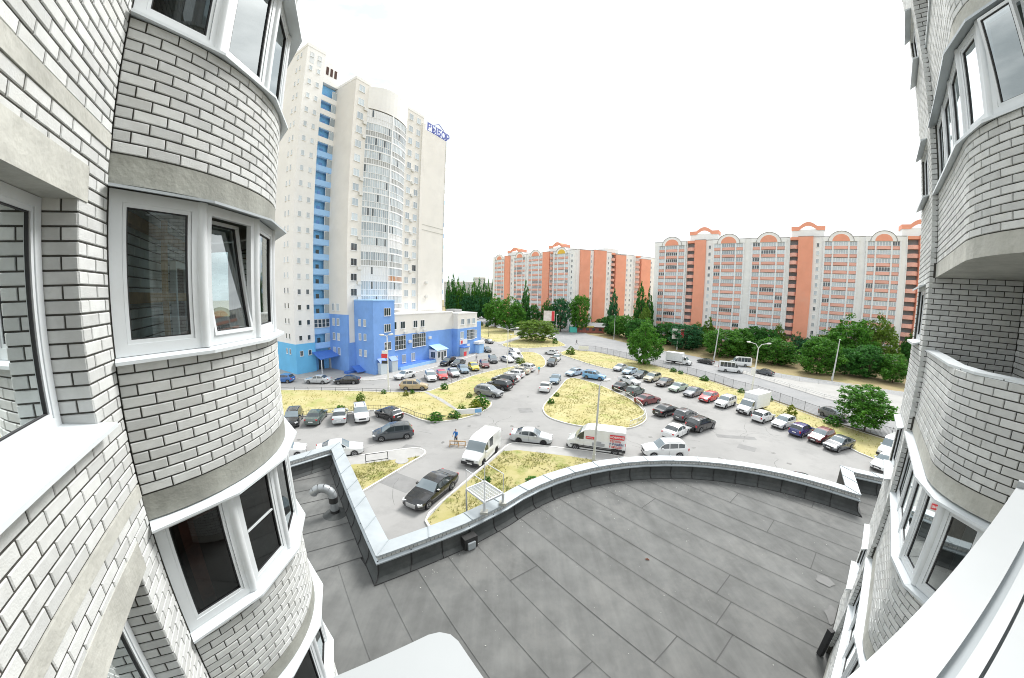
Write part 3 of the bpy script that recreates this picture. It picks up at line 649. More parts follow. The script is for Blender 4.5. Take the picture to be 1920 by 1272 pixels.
def tufts(name, poly, n, hgt, matn, seed, parent=None, z=.13):
    r = random.Random(seed); m = MB(); xs = [p[0] for p in poly]; ys = [p[1] for p in poly]; k = 0
    while k < n:
        x, y = r.uniform(min(xs), max(xs)), r.uniform(min(ys), max(ys))
        k += 1
        if not inside((x, y), poly): continue
        if noise.noise(Vector((x * .35, y * .35, seed))) + r.uniform(-.35, .35) < -.05: continue
        h = hgt * r.uniform(.4, 1.3)
        for j in range(4):
            a = r.uniform(0, 6.28); d = r.uniform(.02, .10); w = r.uniform(.010, .028); bx, by = x + d * cos(a), y + d * sin(a); l = r.uniform(.2, .9) * h
            m.add([(bx - w * sin(a), by + w * cos(a), z), (bx + w * sin(a), by - w * cos(a), z), (bx + l * cos(a), by + l * sin(a), z + h)], [(0, 1, 2)])
    ob = m.build(name, matn, parent); return tag(ob, kind='stuff')
def island(name, pts, turf, smooth=2, z=.13, kw=.16, paved=None):
    pts = chaikin(pts, smooth) if smooth else pts
    if area(pts) < 0: pts = pts[::-1]
    root = structure(empty(name, (pts[0][0], pts[0][1], 0)))
    inn = inset(pts, kw); m = MB(); n = len(pts)
    v = [(x, y, -.02) for x, y in pts] + [(x, y, z) for x, y in pts] + [(x, y, z) for x, y in inn] + [(x, y, z - .05) for x, y in inn]
    for r in range(3): m.add(v[r * n:(r + 2) * n], [(i, (i + 1) % n, n + (i + 1) % n, n + i) for i in range(n)])
    m.build('kerb', 'kerb', root)
    m = MB(); m.poly([(x, y, z - .03) for x, y in inn]); m.build('turf', turf, root)
    return root, inn
ring_ = [(1500 * cos(2 * pi * i / 64), 1500 * sin(2 * pi * i / 64)) for i in range(64)]
structure(sheet('ground', ring_, -.06, 'earth'))
structure(sheet('parking_lot', [(-75, -12), (52, -12), (47.7, 29.0), (44.8, 40.3), (41.6, 56.2), (36.4, 74.0), (20.3, 99.0), (6, 128), (-30, 150), (-75, 110)], 0, 'asphalt'))
FENCE = [(20.29, 99.63), (24.95, 97.74), (28.68, 91.23), (32.96, 82.14), (36.56, 74.44), (39.17, 66.95), (40.85, 62.05), (41.75, 56.48), (43.71, 51.95), (44.39, 46.40), (44.78, 40.94), (44.99, 38.40), (46.08, 34.90), (46.91, 31.72), (47.68, 29.57), (48.96, 25.65)]
ROADN = [(x + 1.1, y + .2) for x, y in FENCE]
ROADF = [(-56.64, 397.27), (-23.10, 307.49), (5.19, 230.28), (21.03, 183.97), (35.31, 145.68), (40.45, 129.76), (43.71, 117.57), (48.77, 104.47), (52.79, 98.49), (57.28, 86.90), (61.88, 76.53), (65.49, 68.88), (72.77, 61.36), (76.94, 54.61), (82.84, 50.80), (105, 38)]
structure(sheet('road', [(2, 128), (-40, 275)] + ROADF + [(72, -10), (52, -12)] + ROADN[::-1], .004, 'road_asphalt'))
MEDN = [(51.75, 80.42), (54.44, 68.69), (55.82, 57.06), (56.61, 48.46), (57.85, 46.62), (58.49, 40.05), (58.85, 35.72)]
MEDF = [(53.53, 81.97), (56.89, 71.93), (59.77, 67.80), (63.32, 62.03), (69.05, 58.07), (73.06, 54.95), (76.14, 50.66), (77.80, 47.15)]
sm = structure(empty('median_strip', (MEDN[2][0], MEDN[2][1], 0)))
sheet('pavement_slab', MEDN + [(66, 20), (95, 30)] + MEDF[::-1], .03, 'median', sm)
# side street beyond the road, between the verge trees
structure(sheet('side_street', [(20.43, 160.03), (34.13, 140.70), (34.51, 172.15), (30.35, 190.38), (25.27, 212.85), (16.54, 266.12), (11.05, 238.14)], .008, 'road_asphalt'))
I1 = [(-31.29, 34.63), (-29.02, 36.37), (-26.56, 37.74), (-24.18, 39.09), (-21.76, 40.22), (-19.13, 41.69), (-15.59, 42.18), (-13.63, 41.20), (-11.64, 39.49), (-9.49, 38.54), (-7.31, 39.37), (-5.41, 40.64), (-3.67, 43.04), (-2.38, 46.36), (-3.40, 48.82), (-5.34, 50.29), (-2.67, 58.45), (0.18, 65.45), (3.04, 70.76), (5.39, 73.24), (7.18, 72.52), (8.42, 78.47), (8.57, 85.60), (7.77, 91.25), (5.92, 95.09), (2.07, 94.52), (3.05, 86.44), (2.44, 79.08), (0.75, 73.87), (-1.59, 71.87), (-6.08, 66.14), (-9.33, 60.40), (-10.60, 57.50), (-12.34, 54.07), (-13.73, 51.30), (-20.35, 50.56), (-27.62, 50.17), (-34.80, 48.99), (-41.71, 47.03)]
I2 = [(10.60, 62.82), (8.80, 57.40), (6.35, 50.77), (4.88, 47.01), (4.39, 44.50), (4.80, 41.77), (5.99, 40.27), (7.88, 38.86), (10.59, 37.84), (14.40, 37.60), (16.63, 38.96), (18.41, 41.23), (19.14, 44.03), (19.37, 47.04), (18.85, 51.37), (17.64, 54.84), (16.59, 57.98), (14.47, 61.81), (12.32, 64.26)]
I3 = [(-5.93, 20.23), (-5.03, 22.52), (-2.93, 27.17), (-0.68, 32.14), (-0.01, 33.35), (0.99, 33.61), (3.88, 32.92), (8.97, 31.55), (12.89, 29.56), (13.91, 26.73), (6.27, 23.68), (-0.04, 19.69), (-3.14, 18.41), (-5.18, 19.02)]
I4 = [(-17.63, 26.82), (-15.70, 28.22), (-13.72, 29.40), (-10.78, 30.97), (-9.29, 31.49), (-8.28, 30.81), (-8.21, 29.87), (-9.08, 28.21), (-11.55, 22.81), (-12.36, 20.73), (-14.69, 21.73)]
I5 = [(13.03, 92.85), (16.61, 100.14)] + FENCE + [(40.63, 20.84), (40.19, 23.15), (39.52, 25.83), (39.14, 28.39), (40.19, 32.18), (39.14, 34.77), (38.42, 36.98), (37.58, 40.26), (36.66, 43.25), (36.04, 47.07), (35.05, 50.74), (34.44, 54.82), (33.29, 58.62), (32.13, 61.96), (29.54, 67.77), (26.58, 72.16), (22.21, 72.73), (19.09, 77.60), (16.16, 84.97)]
I6 = [(-4.12, 108.11), (0.02, 116.88), (6.49, 135.57), (11.14, 139.54), (15.79, 131.15), (18.16, 114.62), (18.07, 108.22), (11.90, 104.87), (5.31, 101.59), (-1.08, 101.64)]
I7 = [(-28.31, 208.61), (-22.15, 201.44), (-12.61, 180.89), (-2.70, 161.96), (5.42, 142.34), (-0.00, 124.52), (-4.46, 111.90), (-10.42, 122.42), (-16.18, 139.51)]
def green_share(o): return o
r1, in1 = island('grass_verge', I1, 'dry_turf'); r2, in2 = island('grass_island', I2, 'dry_turf')
r3, in3 = island('grass_verge', I3, 'paving', 1); r4, in4 = island('grass_verge', I4, 'paving', 1)
r5, in5 = island('grass_verge', I5, 'dry_turf', 1); r6, in6 = island('grass_island', I6, 'dry_turf'); r7, in7 = island('grass_verge', I7, 'dry_turf')
# footpaths beside the two near lawns are paved; the lawns lie inside them
L3 = [(-5.63, 20.02), (-4.79, 22.55), (-2.72, 26.90), (-0.63, 31.35), (0.88, 31.73), (3.70, 31.05), (6.17, 30.44), (8.11, 29.69), (10.22, 27.97), (6.27, 23.68), (-0.04, 19.69), (-3.18, 18.67), (-5.00, 19.21)]
L4 = [(-15.25, 26.46), (-14.59, 26.84), (-13.19, 27.36), (-11.19, 28.33), (-8.55, 29.54), (-9.22, 28.40), (-11.70, 22.94), (-12.52, 21.05)]
t3 = sheet('lawn', L3, .112, 'green_turf', r3); t4 = sheet('lawn', L4, .112, 'green_turf', r4)
tufts('grass_blades', L3, 9000, .13, 'blade_green', 1, r3, .11); tufts('grass_blades', L4, 4500, .13, 'blade_green', 2, r4, .11)
tufts('grass_blades', in1, 16000, .16, 'blade_dry', 3, r1, .1); tufts('grass_blades', in2, 7000, .15, 'blade_dry', 4, r2, .1); tufts('grass_blades', in5, 14000, .16, 'blade_dry', 5, r5, .1)
tufts('grass_blades', in6, 2500, .2, 'blade_dry', 6, r6, .1); tufts('grass_blades', in7, 3000, .2, 'blade_dry', 8, r7, .1)
# worn footpath across the long verge, manhole ring, lawn path, pavement along the tower
structure(sheet('footpath', [(-13.90, 51.27), (-13.22, 51.37), (-10.18, 48.05), (-6.83, 43.15), (-7.05, 42.69), (-10.49, 47.22)], .121, 'paving'))
structure(sheet('footpath', [(-4.15, 108.72), (-5.42, 113.06), (6.34, 142.55), (7.74, 138.78)], .045, 'paving'))
PAVE = [(-49.86, 56.66), (-44.19, 56.14), (-37.75, 55.84), (-31.81, 56.05), (-27.09, 56.57), (-22.37, 59.25), (-19.51, 64.20), (-16.59, 70.34), (-13.64, 76.85), (-8.60, 89.69), (-11.10, 103.28), (-13, 104), (-50, 90), (-62, 64)]
rp, inp = island('pavement', PAVE, 'paving', 1)
m = MB(); c_ = (-10.04, 28.34)
for a in range(24):
    a0, a1 = 2 * pi * a / 24, 2 * pi * (a + 1) / 24
    m.quad(*[(c_[0] + r * cos(t), c_[1] + r * sin(t), .145) for r, t in ((.42, a0), (.62, a0), (.62, a1), (.42, a1))])
m.poly([(c_[0] + .42 * cos(2 * pi * a / 24), c_[1] + .42 * sin(2 * pi * a / 24), .14) for a in range(24)])
tag(m.build('manhole_cover', 'paving'), 'round concrete manhole on the small triangular lawn', 'manhole')

# repairs, oil spots and cracks of the lot
mat('tar', (.13, .13, .128), .85, var=.2, vscale=3); mat('patch_asphalt', (.225, .224, .22), .9, var=.1, vscale=1.0, stain=(1.2, (.19, .19, .187), .5)); mat('oil', (.15, .148, .143), .6, var=.3, vscale=4)
lot = bpy.data.objects['parking_lot']; rr_ = random.Random(12)
AISLE = [(-10.30, 30.18), (-7.12, 33.14), (-4.86, 37.96), (2.09, 44.37), (0.26, 38.38), (3.51, 38.55), (16.39, 31.02), (21.58, 29.27), (28.58, 29.64), (27.06, 34.37), (20.03, 32.05), (28.45, 27.05), (-9.66, 25.12), (-3.36, 35.68), (2.74, 50.73), (14.70, 74.16), (-19.31, 31.89), (-22.78, 31.14), (26.36, 31.36), (16.33, 35.24), (-23.92, 54.67), (-9.92, 68.63)]
for i, (ax, ay) in enumerate(AISLE):
    n_ = 7; a0 = rr_.uniform(0, 3); L1, L2 = rr_.uniform(.6, 2.6), rr_.uniform(.4, 1.1)
    if i % 3 == 0: pts = [(ax + sx * L1 * cos(a0) - sy * L2 * sin(a0), ay + sx * L1 * sin(a0) + sy * L2 * cos(a0)) for sx, sy in ((-1, -1), (1, -1), (1, 1), (-1, 1))]; sheet('asphalt_patch', pts, .003, 'patch_asphalt', lot)
    else: pts = [(ax + rr_.uniform(.12, .38) * cos(k * 6.28 / n_), ay + rr_.uniform(.12, .38) * sin(k * 6.28 / n_)) for k in range(n_)]; sheet('oil_spot', chaikin(pts, 2), .0035, 'oil', lot)
m = MB()
for i in range(34):
    x, y = rr_.choice(AISLE); x += rr_.uniform(-8, 8); y += rr_.uniform(-5, 5); a = rr_.uniform(0, 6.28)
    for k in range(rr_.randrange(5, 14)):
        a += rr_.uniform(-.5, .5); l = rr_.uniform(.3, .7); x2, y2 = x + l * cos(a), y + l * sin(a); w = rr_.uniform(.008, .022)
        m.quad((x - w * sin(a), y + w * cos(a), .0045), (x + w * sin(a), y - w * cos(a), .0045), (x2 + w * sin(a), y2 - w * cos(a), .0045), (x2 - w * sin(a), y2 + w * cos(a), .0045)); x, y = x2, y2
tag(m.build('cracks', 'tar', lot), kind='stuff')

# ------------------------------------------------------------------ blue and cream tower block
mat('cream', (.74, .72, .68), .9, var=.05, vscale=.3, stain=(.15, (.69, .665, .62), .5))
mat('white_wall', (.82, .815, .80), .9, var=.04, vscale=.3, stain=(.2, (.75, .735, .71), .4))
mat('cyan_wall', (.16, .50, .80), .85, var=.06, vscale=.4)
mat('blue_wall', (.18, .35, .72), .85, var=.10, vscale=.35, stain=(.3, (.22, .40, .78), .6))
mat('sky_blue', (.34, .57, .88), .8, var=.05, vscale=.5)
mat('deep_blue', (.20, .50, .85), .8, var=.1)
mat('blue_roof', (.07, .18, .55), .5, var=.1)
mat('frame_white', (.78, .79, .80), .5)
mat('pane_grey', (.40, .47, .52), .08, spec=.9, isl=.35)
mat('pane_black', (.05, .07, .08), .06, spec=.9, isl=.4)
mat('pane_pale', (.55, .62, .66), .12, spec=.8, isl=.25)
mat('panel_grey', (.42, .43, .42), .5, isl=.2)
mat('panel_orange', (.50, .20, .05), .5)
mat('ac_white', (.66, .66, .64), .5)
mat('sign_blue', (.05, .08, .38), .5)
mat('sign_red', (.70, .05, .06), .5)
mat('roof_grey', (.33, .33, .33), .8, var=.1)
WM = {}
def win_mesh(w, h, nx, ny, pane, frame='frame_white', fw=.07, sill=True):
    key = (round(w, 2), round(h, 2), nx, ny, pane, frame)
    if key in WM: return WM[key]
    m = MB()
    for x0, x1, z0, z1 in ((-w / 2, w / 2, 0, fw), (-w / 2, w / 2, h - fw, h), (-w / 2, -w / 2 + fw, fw, h - fw), (w / 2 - fw, w / 2, fw, h - fw)): m.box(x0, x1, -.06, .05, z0, z1)
    for i in range(1, nx): x = -w / 2 + w * i / nx; m.box(x - fw * .45, x + fw * .45, -.055, .045, fw, h - fw)
    for i in range(1, ny): z = h * i / ny; m.box(-w / 2 + fw, w / 2 - fw, -.05, .04, z - fw * .4, z + fw * .4)
    if sill: m.box(-w / 2 - .05, w / 2 + .05, -.02, .14, -.05, -.005)
    a = m.build('window', frame); me = a.data; bpy.data.objects.remove(a)
    m = MB(); m.quad((-w / 2 + fw, .012, fw), (-w / 2 + fw, .012, h - fw), (w / 2 - fw, .012, h - fw), (w / 2 - fw, .012, fw)); b = m.build('pane', pane); mp = b.data; bpy.data.objects.remove(b)
    WM[key] = (me, mp); return WM[key]
def win(parent, loc, rz, w, h, nx=2, ny=1, pane='pane_grey', frame='frame_white'):
    """a framed window whose outside looks along local +y; its pane is a sub-part"""
    me, mp = win_mesh(w, h, nx, ny, pane, frame)
    a = inst('window', me, loc, rz, parent); b = bpy.data.objects.new('pane', mp); link(b, a)
    return a
TC0 = (-41.7, 58.8); TF = Vector((.47, .883)).normalized(); TG = Vector((-TF.y, TF.x)); TA = atan2(TF.y, TF.x)
def TW(f, g, z=0): return (TC0[0] + TF.x * f + TG.x * g, TC0[1] + TF.y * f + TG.y * g, z)
RZ_FRONT = TA + pi          # outward along -g
RZ_LEFT = TA + pi / 2       # outward along -f
def ac_unit(parent, f, g, z, rz):
    m = MB(); m.box(-.42, .42, .06, .36, 0, .6); m.box(-.2, .2, .361, .37, .1, .5)
    key = 'ac'
    if key not in WM: a = m.build('air_conditioner', 'ac_white'); WM[key] = a.data; bpy.data.objects.remove(a)
    inst('air_conditioner', WM[key], TW(f, g, z), rz, parent)
def tower():
    root = empty('tower_block', TW(12, -3, 0), 'tall cream tower block with blue balconies and curved glazed bay', 'building')
    r = random.Random(5); T = TW
    def part(name, matn, *boxes):
        m = MB(); [m.box(*b, T=T) for b in boxes]; return m.build(name, matn, root)
    # stair tower on the left
    part('stair_tower_wall', 'white_wall', (0, 4.2, 0, 11, 6.0, 66)); part('stair_tower_base', 'cyan_wall', (-.03, 4.23, -.03, 11, 0, 6.0))
    part('stair_tower_parapet', 'white_wall', (-.06, 4.26, -.06, 11, 65.6, 66.3))
    for k in range(21):
        z = 3.6 + 3 * k
        pn = 'pane_black' if k < 5 else 'pane_pale'
        for f in (1.15, 2.95): win(root, T(f, -.06 if z < 6 else 0, z), RZ_FRONT, .75, 1.05, 1, 1, pn)
        for g in (2.2, 3.6): win(root, T(-.06 if z < 6 else 0, g, z + .3), RZ_LEFT, .55, 1.1, 1, 1, pn)
    for f in (1.2, 2.9):
        m = MB(); m.box(f - .5, f + .5, -.02, .3, 62.2, 64.6, T=T); m.build('niche', 'white_plastic', root)
    # blue loggia stack
    part('loggia_back', 'deep_blue', (4.2, 7.9, 1.15, 2.0, 0, 59.5)); part('loggia_head', 'white_wall', (4.2, 7.9, .25, 9, 59.6, 64.6))
    for i in range(3): m = MB(); m.box(4.75 + i * 1.0, 5.35 + i * 1.0, .2, .26, 61.6, 63.4, T=T); m.build('roof_opening_shade', 'dark_room', root)  # solid dark boxes; the shade of openings is put into their colour
    for k in range(19):
        zt = 2.8 + 3 * k
        if k == 0: continue
        pc = 'sky_blue' if zt < 48 else 'white_wall'
        part('loggia_parapet', 'sky_blue' if zt < 47 else 'white_wall', (4.2, 7.9, .2, .35, zt - 1.15, zt))  # upper parapets white: overexposure towards the top put into the colour
        part('loggia_floor', 'sky_blue', (4.2, 7.9, .35, 1.15, zt - 1.3, zt - 1.1))
        if zt < 57: part('loggia_screen', 'frame_white', (6.75, 6.82, .22, .3, zt, zt + 1.75), (6.75, 7.9, .22, .3, zt + 1.68, zt + 1.75))
        if zt < 57: m = MB(); m.box(6.82, 7.88, .25, .27, zt, zt + 1.68, T=T); m.build('loggia_glass', 'pane_grey', root)
        m = MB(); m.box(5.4, 6.1, 1.08, 1.14, zt - 1.1, zt + .9, T=T); m.build('door', 'pane_black' if k < 9 else 'blue_wall', root)
    for i in range(4): win(root, T(4.7 + i * .9, .2, 8.9), RZ_FRONT, .85, 1.7, 1, 2, 'pane_black')
    # main slab
    part('wall', 'cream', (7.9, 28.2, -6.22, 10, 0, 60)); part('wall', 'cream', (28.2, 37.4, -5.9, 10, 0, 57.2)); part('pilaster', 'cream', (27.6, 28.6, -6.5, -5.8, 11, 58.2))
    part('parapet', 'white_wall', (7.85, 28.25, -6.27, 10, 59.6, 60.2)); part('joint_band', 'old_concrete', (28.6, 37.4, -5.94, -5.9, 33.0, 33.12), (28.6, 37.4, -5.94, -5.9, 31.7, 31.82))
    part('corner_edge', 'old_concrete', (28.62, 28.7, -5.95, -5.9, 11, 57), (37.32, 37.42, -5.95, -5.9, 11, 57))
    part('blue_plinth', 'blue_wall', (7.86, 8.2, -6.25, .2, 0, 11.6), (8.2, 28, -6.26, -6.2, 0, 6))
    for k in range(19):
        z = 3.3 + 3 * k; dark = 'pane_black' if k < 8 else 'pane_pale' if r.random() < .75 else 'pane_grey'
        if k > 3: win(root, T(9.5, -6.22, z), RZ_FRONT, 1.5, 1.5, 2, 1, dark)
        if k > 2:
            win(root, T(23.9, -6.22, z), RZ_FRONT, 1.3, 1.5, 2, 1, r.choice(('pane_pale', 'pane_grey', dark))); win(root, T(26.4, -6.22, z), RZ_FRONT, 1.3, 1.5, 2, 1, r.choice(('pane_pale', 'pane_grey', dark)))
        if k < 4:
            for g in (-1.4, -3.0): win(root, T(7.86, g, z), RZ_LEFT, .9, 1.5, 2, 1, 'pane_grey')
        if r.random() < .55 and k > 3: ac_unit(root, 10.7, -6.22, z - .7, RZ_FRONT)
        if r.random() < .35 and k > 3: ac_unit(root, 25.1, -6.22, z - .5, RZ_FRONT)
    for z in (16.5, 13): ac_unit(root, 31, -5.9, z + 2, RZ_FRONT)
    # curved glazed bay
    f0, f1, bul = 11.2, 22.6, 1.6; R = ((f1 - f0) ** 2 / 4 + bul ** 2) / (2 * bul); fc = (f0 + f1) / 2; gc = -6.22 - bul + R; am = math.asin((f1 - f0) / 2 / R)
    def arcp(a, off=0): return fc + (R + off) * sin(a), gc - (R + off) * cos(a)
    N = 12; aa = [-am + 2 * am * i / N for i in range(N + 1)]
    m = MB()
    pts = [arcp(a) for a in aa]
    m.prism([T(*p)[:2] for p in pts] + [T(f1, -6.1)[:2], T(f0, -6.1)[:2]], 54.6, 58.8); m.build('bay_crown', 'white_wall', root)
    m = MB(); hi = [58.8 + 1.4 * sin(pi * (.12 + .76 * i / N)) for i in range(N + 1)]
    for i in range(N): m.quad(T(*pts[i], 58.8), T(*pts[i + 1], 58.8), T(*pts[i + 1], hi[i + 1]), T(*pts[i], hi[i])); m.quad(T(pts[i][0], -6.0, 58.8), T(pts[i][0], -6.0, hi[i]), T(pts[i + 1][0], -6.0, hi[i + 1]), T(pts[i + 1][0], -6.0, 58.8)); m.quad(T(*pts[i], hi[i]), T(*pts[i + 1], hi[i + 1]), T(pts[i + 1][0], -6.0, hi[i + 1]), T(pts[i][0], -6.0, hi[i]))
    m.build('bay_crown', 'white_wall', root)
    for k in range(14):
        zf = 12.6 + 3 * k
        m = MB(); m.prism([T(*arcp(a, .06))[:2] for a in aa] + [T(f1, -6.1)[:2], T(f0, -6.1)[:2]], zf - .28, zf); m.build('balcony_slab', 'frame_white', root)
        for half in (0, 1):
            ia = 0 if half == 0 else N // 2; fr = MB(); lo = MB(); hiw = MB()
            for i in range(ia, ia + N // 2):
                for j in (0, 1):
                    a0, a1 = aa[i] + (aa[i + 1] - aa[i]) * j / 2, aa[i] + (aa[i + 1] - aa[i]) * (j + 1) / 2
                    p0, p1 = arcp(a0, -.03), arcp(a1, -.03)
                    lo.quad(T(*p0, zf), T(*p1, zf), T(*p1, zf + 1.05), T(*p0, zf + 1.05)); hiw.quad(T(*p0, zf + 1.15), T(*p1, zf + 1.15), T(*p1, zf + 2.72), T(*p0, zf + 2.72))
                    fr.bar(T(*arcp(a0), zf), T(*arcp(a0), zf + 2.72), .1, .07)
                    fr.bar(T(*arcp(a0), zf + 1.1), T(*arcp(a1), zf + 1.1), .08, .12)
            fo = fr.build('balcony_glazing', 'frame_white', root)
            lo.build('lower_panels', 'panel_orange' if (k == 2 and half) else r.choice(('panel_grey', 'pane_grey', 'panel_grey', 'pane_pale', 'frame_white')), fo)
            hiw.build('upper_panes', 'frame_white' if r.random() < .15 else r.choice(('pane_grey', 'pane_pale', 'pane_pale')), fo)
            for q in range(r.choice((0, 1, 1, 2))):
                i = r.randrange(ia, ia + N // 2); p0, p1 = arcp(aa[i] + .01, .0), arcp((aa[i] + aa[i + 1]) / 2, .0); m = MB(); m.quad(T(*p0, zf + 1.2), T(*p1, zf + 1.2), T(*p1, zf + 2.65), T(*p0, zf + 2.65)); m.build('open_pane_shade', 'pane_black', fo)  # dark sheet over closed glazing, painted as the shade inside an open pane
    part('bay_divider', 'frame_white', (16.75, 17.05, -8.0, -7.7, 12, 54.6)); 
    # right edge balconies
    for k in range(4, 18):
        zf = 4 + 3 * k; part('side_balcony', 'sky_blue' if k < 13 else 'white_wall', (37.4, 38.3, -5.4, -3.6, zf, zf + 1.1)); part('side_balcony_glass', 'pane_pale', (37.4, 38.2, -5.3, -3.7, zf + 1.1, zf + 2.7))
    # rooftop lettering frame
    m = MB(); z = 57.3
    for f in (30.0, 32.4, 34.8, 37.2): m.bar(T(f, -5.8, z), T(f, -5.8, z + 2.4), .12, .12)
    m.bar(T(30, -5.8, z + .15), T(37.3, -5.8, z + .15), .12, .12); m.bar(T(30, -5.8, z + 2.2), T(37.3, -5.8, z + 2.2), .1, .1)
    m.bar(T(32.4, -5.8, z + 2.4), T(34.2, -5.8, z + 3.5), .12, .12); m.bar(T(34.2, -5.8, z + 3.5), T(36.4, -5.8, z + 2.4), .12, .12)
    m.build('sign_frame', 'sign_blue', root)
    text_part(root, 'ВЫБОР', 2.5, Vector(T(29.7, -5.98, z + .2)) - org(root), (pi / 2, 0, TA), 'sign_blue', name='roof_letters', bold=.09)
    # blue corner block
    part('blue_block', 'blue_wall', (9.5, 14.9, -12.2, -6.2, 0, 14.4)); part('block_cap', 'sky_blue', (9.44, 14.96, -12.26, -6.2, 14.4, 14.6))
    for z, fs in ((3.4, (-8, -9.6)), (6.6, (-8, -9.6)), (9.4, (-8, -9.6))):
        for g in fs: win(root, T(9.5, g, z), RZ_LEFT, .8, 1.35, 2, 1, 'pane_grey')
    for z in (4.6, 8.2, 11.4): win(root, T(13.0, -12.2, z), RZ_FRONT, 1.7, 1.6, 3, 1, 'pane_black')
    # low front building: cream above, blue below
    part('podium_wall', 'cream', (14.9, 35.5, -11.0, -6.2, 7.2, 11.4)); part('podium_wall', 'cream', (35.5, 44.2, -12.6, -4, 7.2, 11.0)); part('podium_base', 'blue_wall', (14.9, 35.4, -11.05, -6.2, 0, 7.2)); part('podium_base', 'blue_wall', (35.4, 44.25, -12.65, -4, 0, 7.2)); part('podium_end', 'blue_wall', (44.2, 46.5, -12.4, -5, 0, 8.6))
    part('podium_parapet', 'white_wall', (14.9, 35.5, -11.08, -6.2, 11.4, 11.65)); part('podium_parapet', 'white_wall', (35.45, 44.25, -12.68, -4, 11.0, 11.25)); part('roof_hatch', 'roof_grey', (39, 42, -9, -6, 11.25, 12.0))
    for f in (15.9, 18.3, 22.1, 24.4): win(root, T(f, -11.0, 8.4), RZ_FRONT, 1.3, 1.6, 2, 1, 'pane_black')
    for f in (37.6, 40.3, 42.6): win(root, T(f, -12.6, 8.2), RZ_FRONT, 1.4, 1.5, 2, 1, 'pane_grey')
    for f in (16.9, 23.2): win(root, T(f, -11.05, 4.0), RZ_FRONT, 4.3, 3.0, 6, 3, 'pane_black', 'frame_white')
    for f in (41.2,): win(root, T(f, -12.65, 4.0), RZ_FRONT, 3.6, 2.7, 6, 3, 'pane_black')
    win(root, T(37.3, -12.65, 4.6), RZ_FRONT, 1.5, 1.8, 2, 1, 'pane_grey'); win(root, T(43.6, -12.65, 4.2), RZ_FRONT, 1.0, 2.2, 2, 2, 'pane_grey')
    for f in (16.0, 18.4, 21.2): win(root, T(f, -11.05, 1.0), RZ_FRONT, 1.2, 1.8, 2, 1, 'pane_grey')
    for f, z in ((18.9, 7.6), (22.6, 7.6), (24.9, 7.6), (20.1, 5.6), (26.6, 5.8)): ac_unit(root, f, -11.05, z - .4, RZ_FRONT)
    # canopies, porch, ramp, signs
    m = MB(); a, b = T(3.6, -2.6, 3.1), T(8.2, -2.6, 3.4); m.add([T(3.4, -3.2, 3.0), T(8.6, -3.2, 3.3), T(8.6, .1, 4.1), T(3.4, .1, 4.1), T(3.4, -3.2, 2.86), T(8.6, -3.2, 3.16), T(8.6, .1, 3.96), T(3.4, .1, 3.96)], [(0, 1, 2, 3), (7, 6, 5, 4), (0, 4, 5, 1), (1, 5, 6, 2), (3, 2, 6, 7), (0, 3, 7, 4)]); m.build('canopy', 'blue_roof', root)
    m = MB(); m.tube([T(3.7, -3.0, 0), T(3.7, -3.0, 3)], .09, 8); m.build('canopy_post', 'frame_white', root); m = MB(); m.tube([T(8.4, -3.0, 0), T(8.4, -3.0, 3.2)], .09, 8); m.build('canopy_post', 'frame_white', root)
    part('entrance_wall', 'deep_blue', (4.3, 7.8, .9, 1.2, .1, 3.3)); m = MB(); m.box(5.3, 6.5, .82, .9, .1, 2.4, T=T); m.build('door', 'pane_black', root)
    m = MB(); m.box(6.5, 9.5, -7.4, -6.3, .1, .5, T=T); m.add([T(7.6, -9.4, .5), T(9.5, -9.4, .5), T(9.5, -7.4, 1.5), T(7.6, -7.4, 1.5)], [(0, 1, 2, 3)]); m.build('cellar_hood', 'blue_roof', root)
    for f, g in ((11.0, -12.3), (13.9, -12.3)):
        m = MB(); m.box(f - .75, f + .75, g - .9, g + .05, 0, 2.4, T=T); m.add([T(f - .9, g - 1.0, 2.4), T(f + .9, g - 1.0, 2.4), T(f + .9, g + .05, 3.2), T(f - .9, g + .05, 3.2)], [(0, 1, 2, 3)], 1); m.build('entrance_porch', ['pane_pale', 'blue_roof'], root)
    part('ramp', 'sky_blue', (15.5, 26.5, -13.2, -11.05, 0, .75)); part('ramp_top', 'blue_roof', (15.6, 26.4, -13.1, -11.05, .75, .80))
    part('porch', 'frame_white', (26.5, 30.2, -13.4, -11.05, 0, 2.9)); m = MB(); m.add([T(26.2, -13.8, 2.9), T(30.5, -13.8, 2.9), T(30.2, -11.05, 3.9), T(26.5, -11.05, 3.9)], [(0, 1, 2, 3)]); m.build('porch_roof', 'sky_blue', root)
    win(root, T(27.3, -13.4, 1.0), RZ_FRONT, 1.0, 1.5, 1, 1, 'pane_black'); win(root, T(28.5, -13.4, .2), RZ_FRONT, .9, 2.2, 1, 1, 'pane_black'); win(root, T(29.5, -13.4, 1.0), RZ_FRONT, .9, 1.5, 1, 1, 'pane_black'); win(root, T(26.5, -12.3, 1.0), RZ_LEFT, 1.4, 1.5, 2, 1, 'pane_black')
    part('shop_sign', 'frame_white', (36.2, 39.4, -12.85, -12.7, 3.1, 4.4)); part('sign_emblem', 'sign_red', (36.5, 37.3, -12.88, -12.85, 3.3, 4.1))
    m = MB(); m.box(36.4, 38.6, -13.9, -12.7, .1, 2.3, T=T); m.build('shop_porch', 'pane_pale', root); part('shop_porch_panel', 'sign_red', (36.42, 37.6, -13.93, -13.9, .2, 1.3)); part('shop_porch_roof', 'blue_roof', (36.2, 38.8, -14.1, -12.7, 2.3, 2.5))
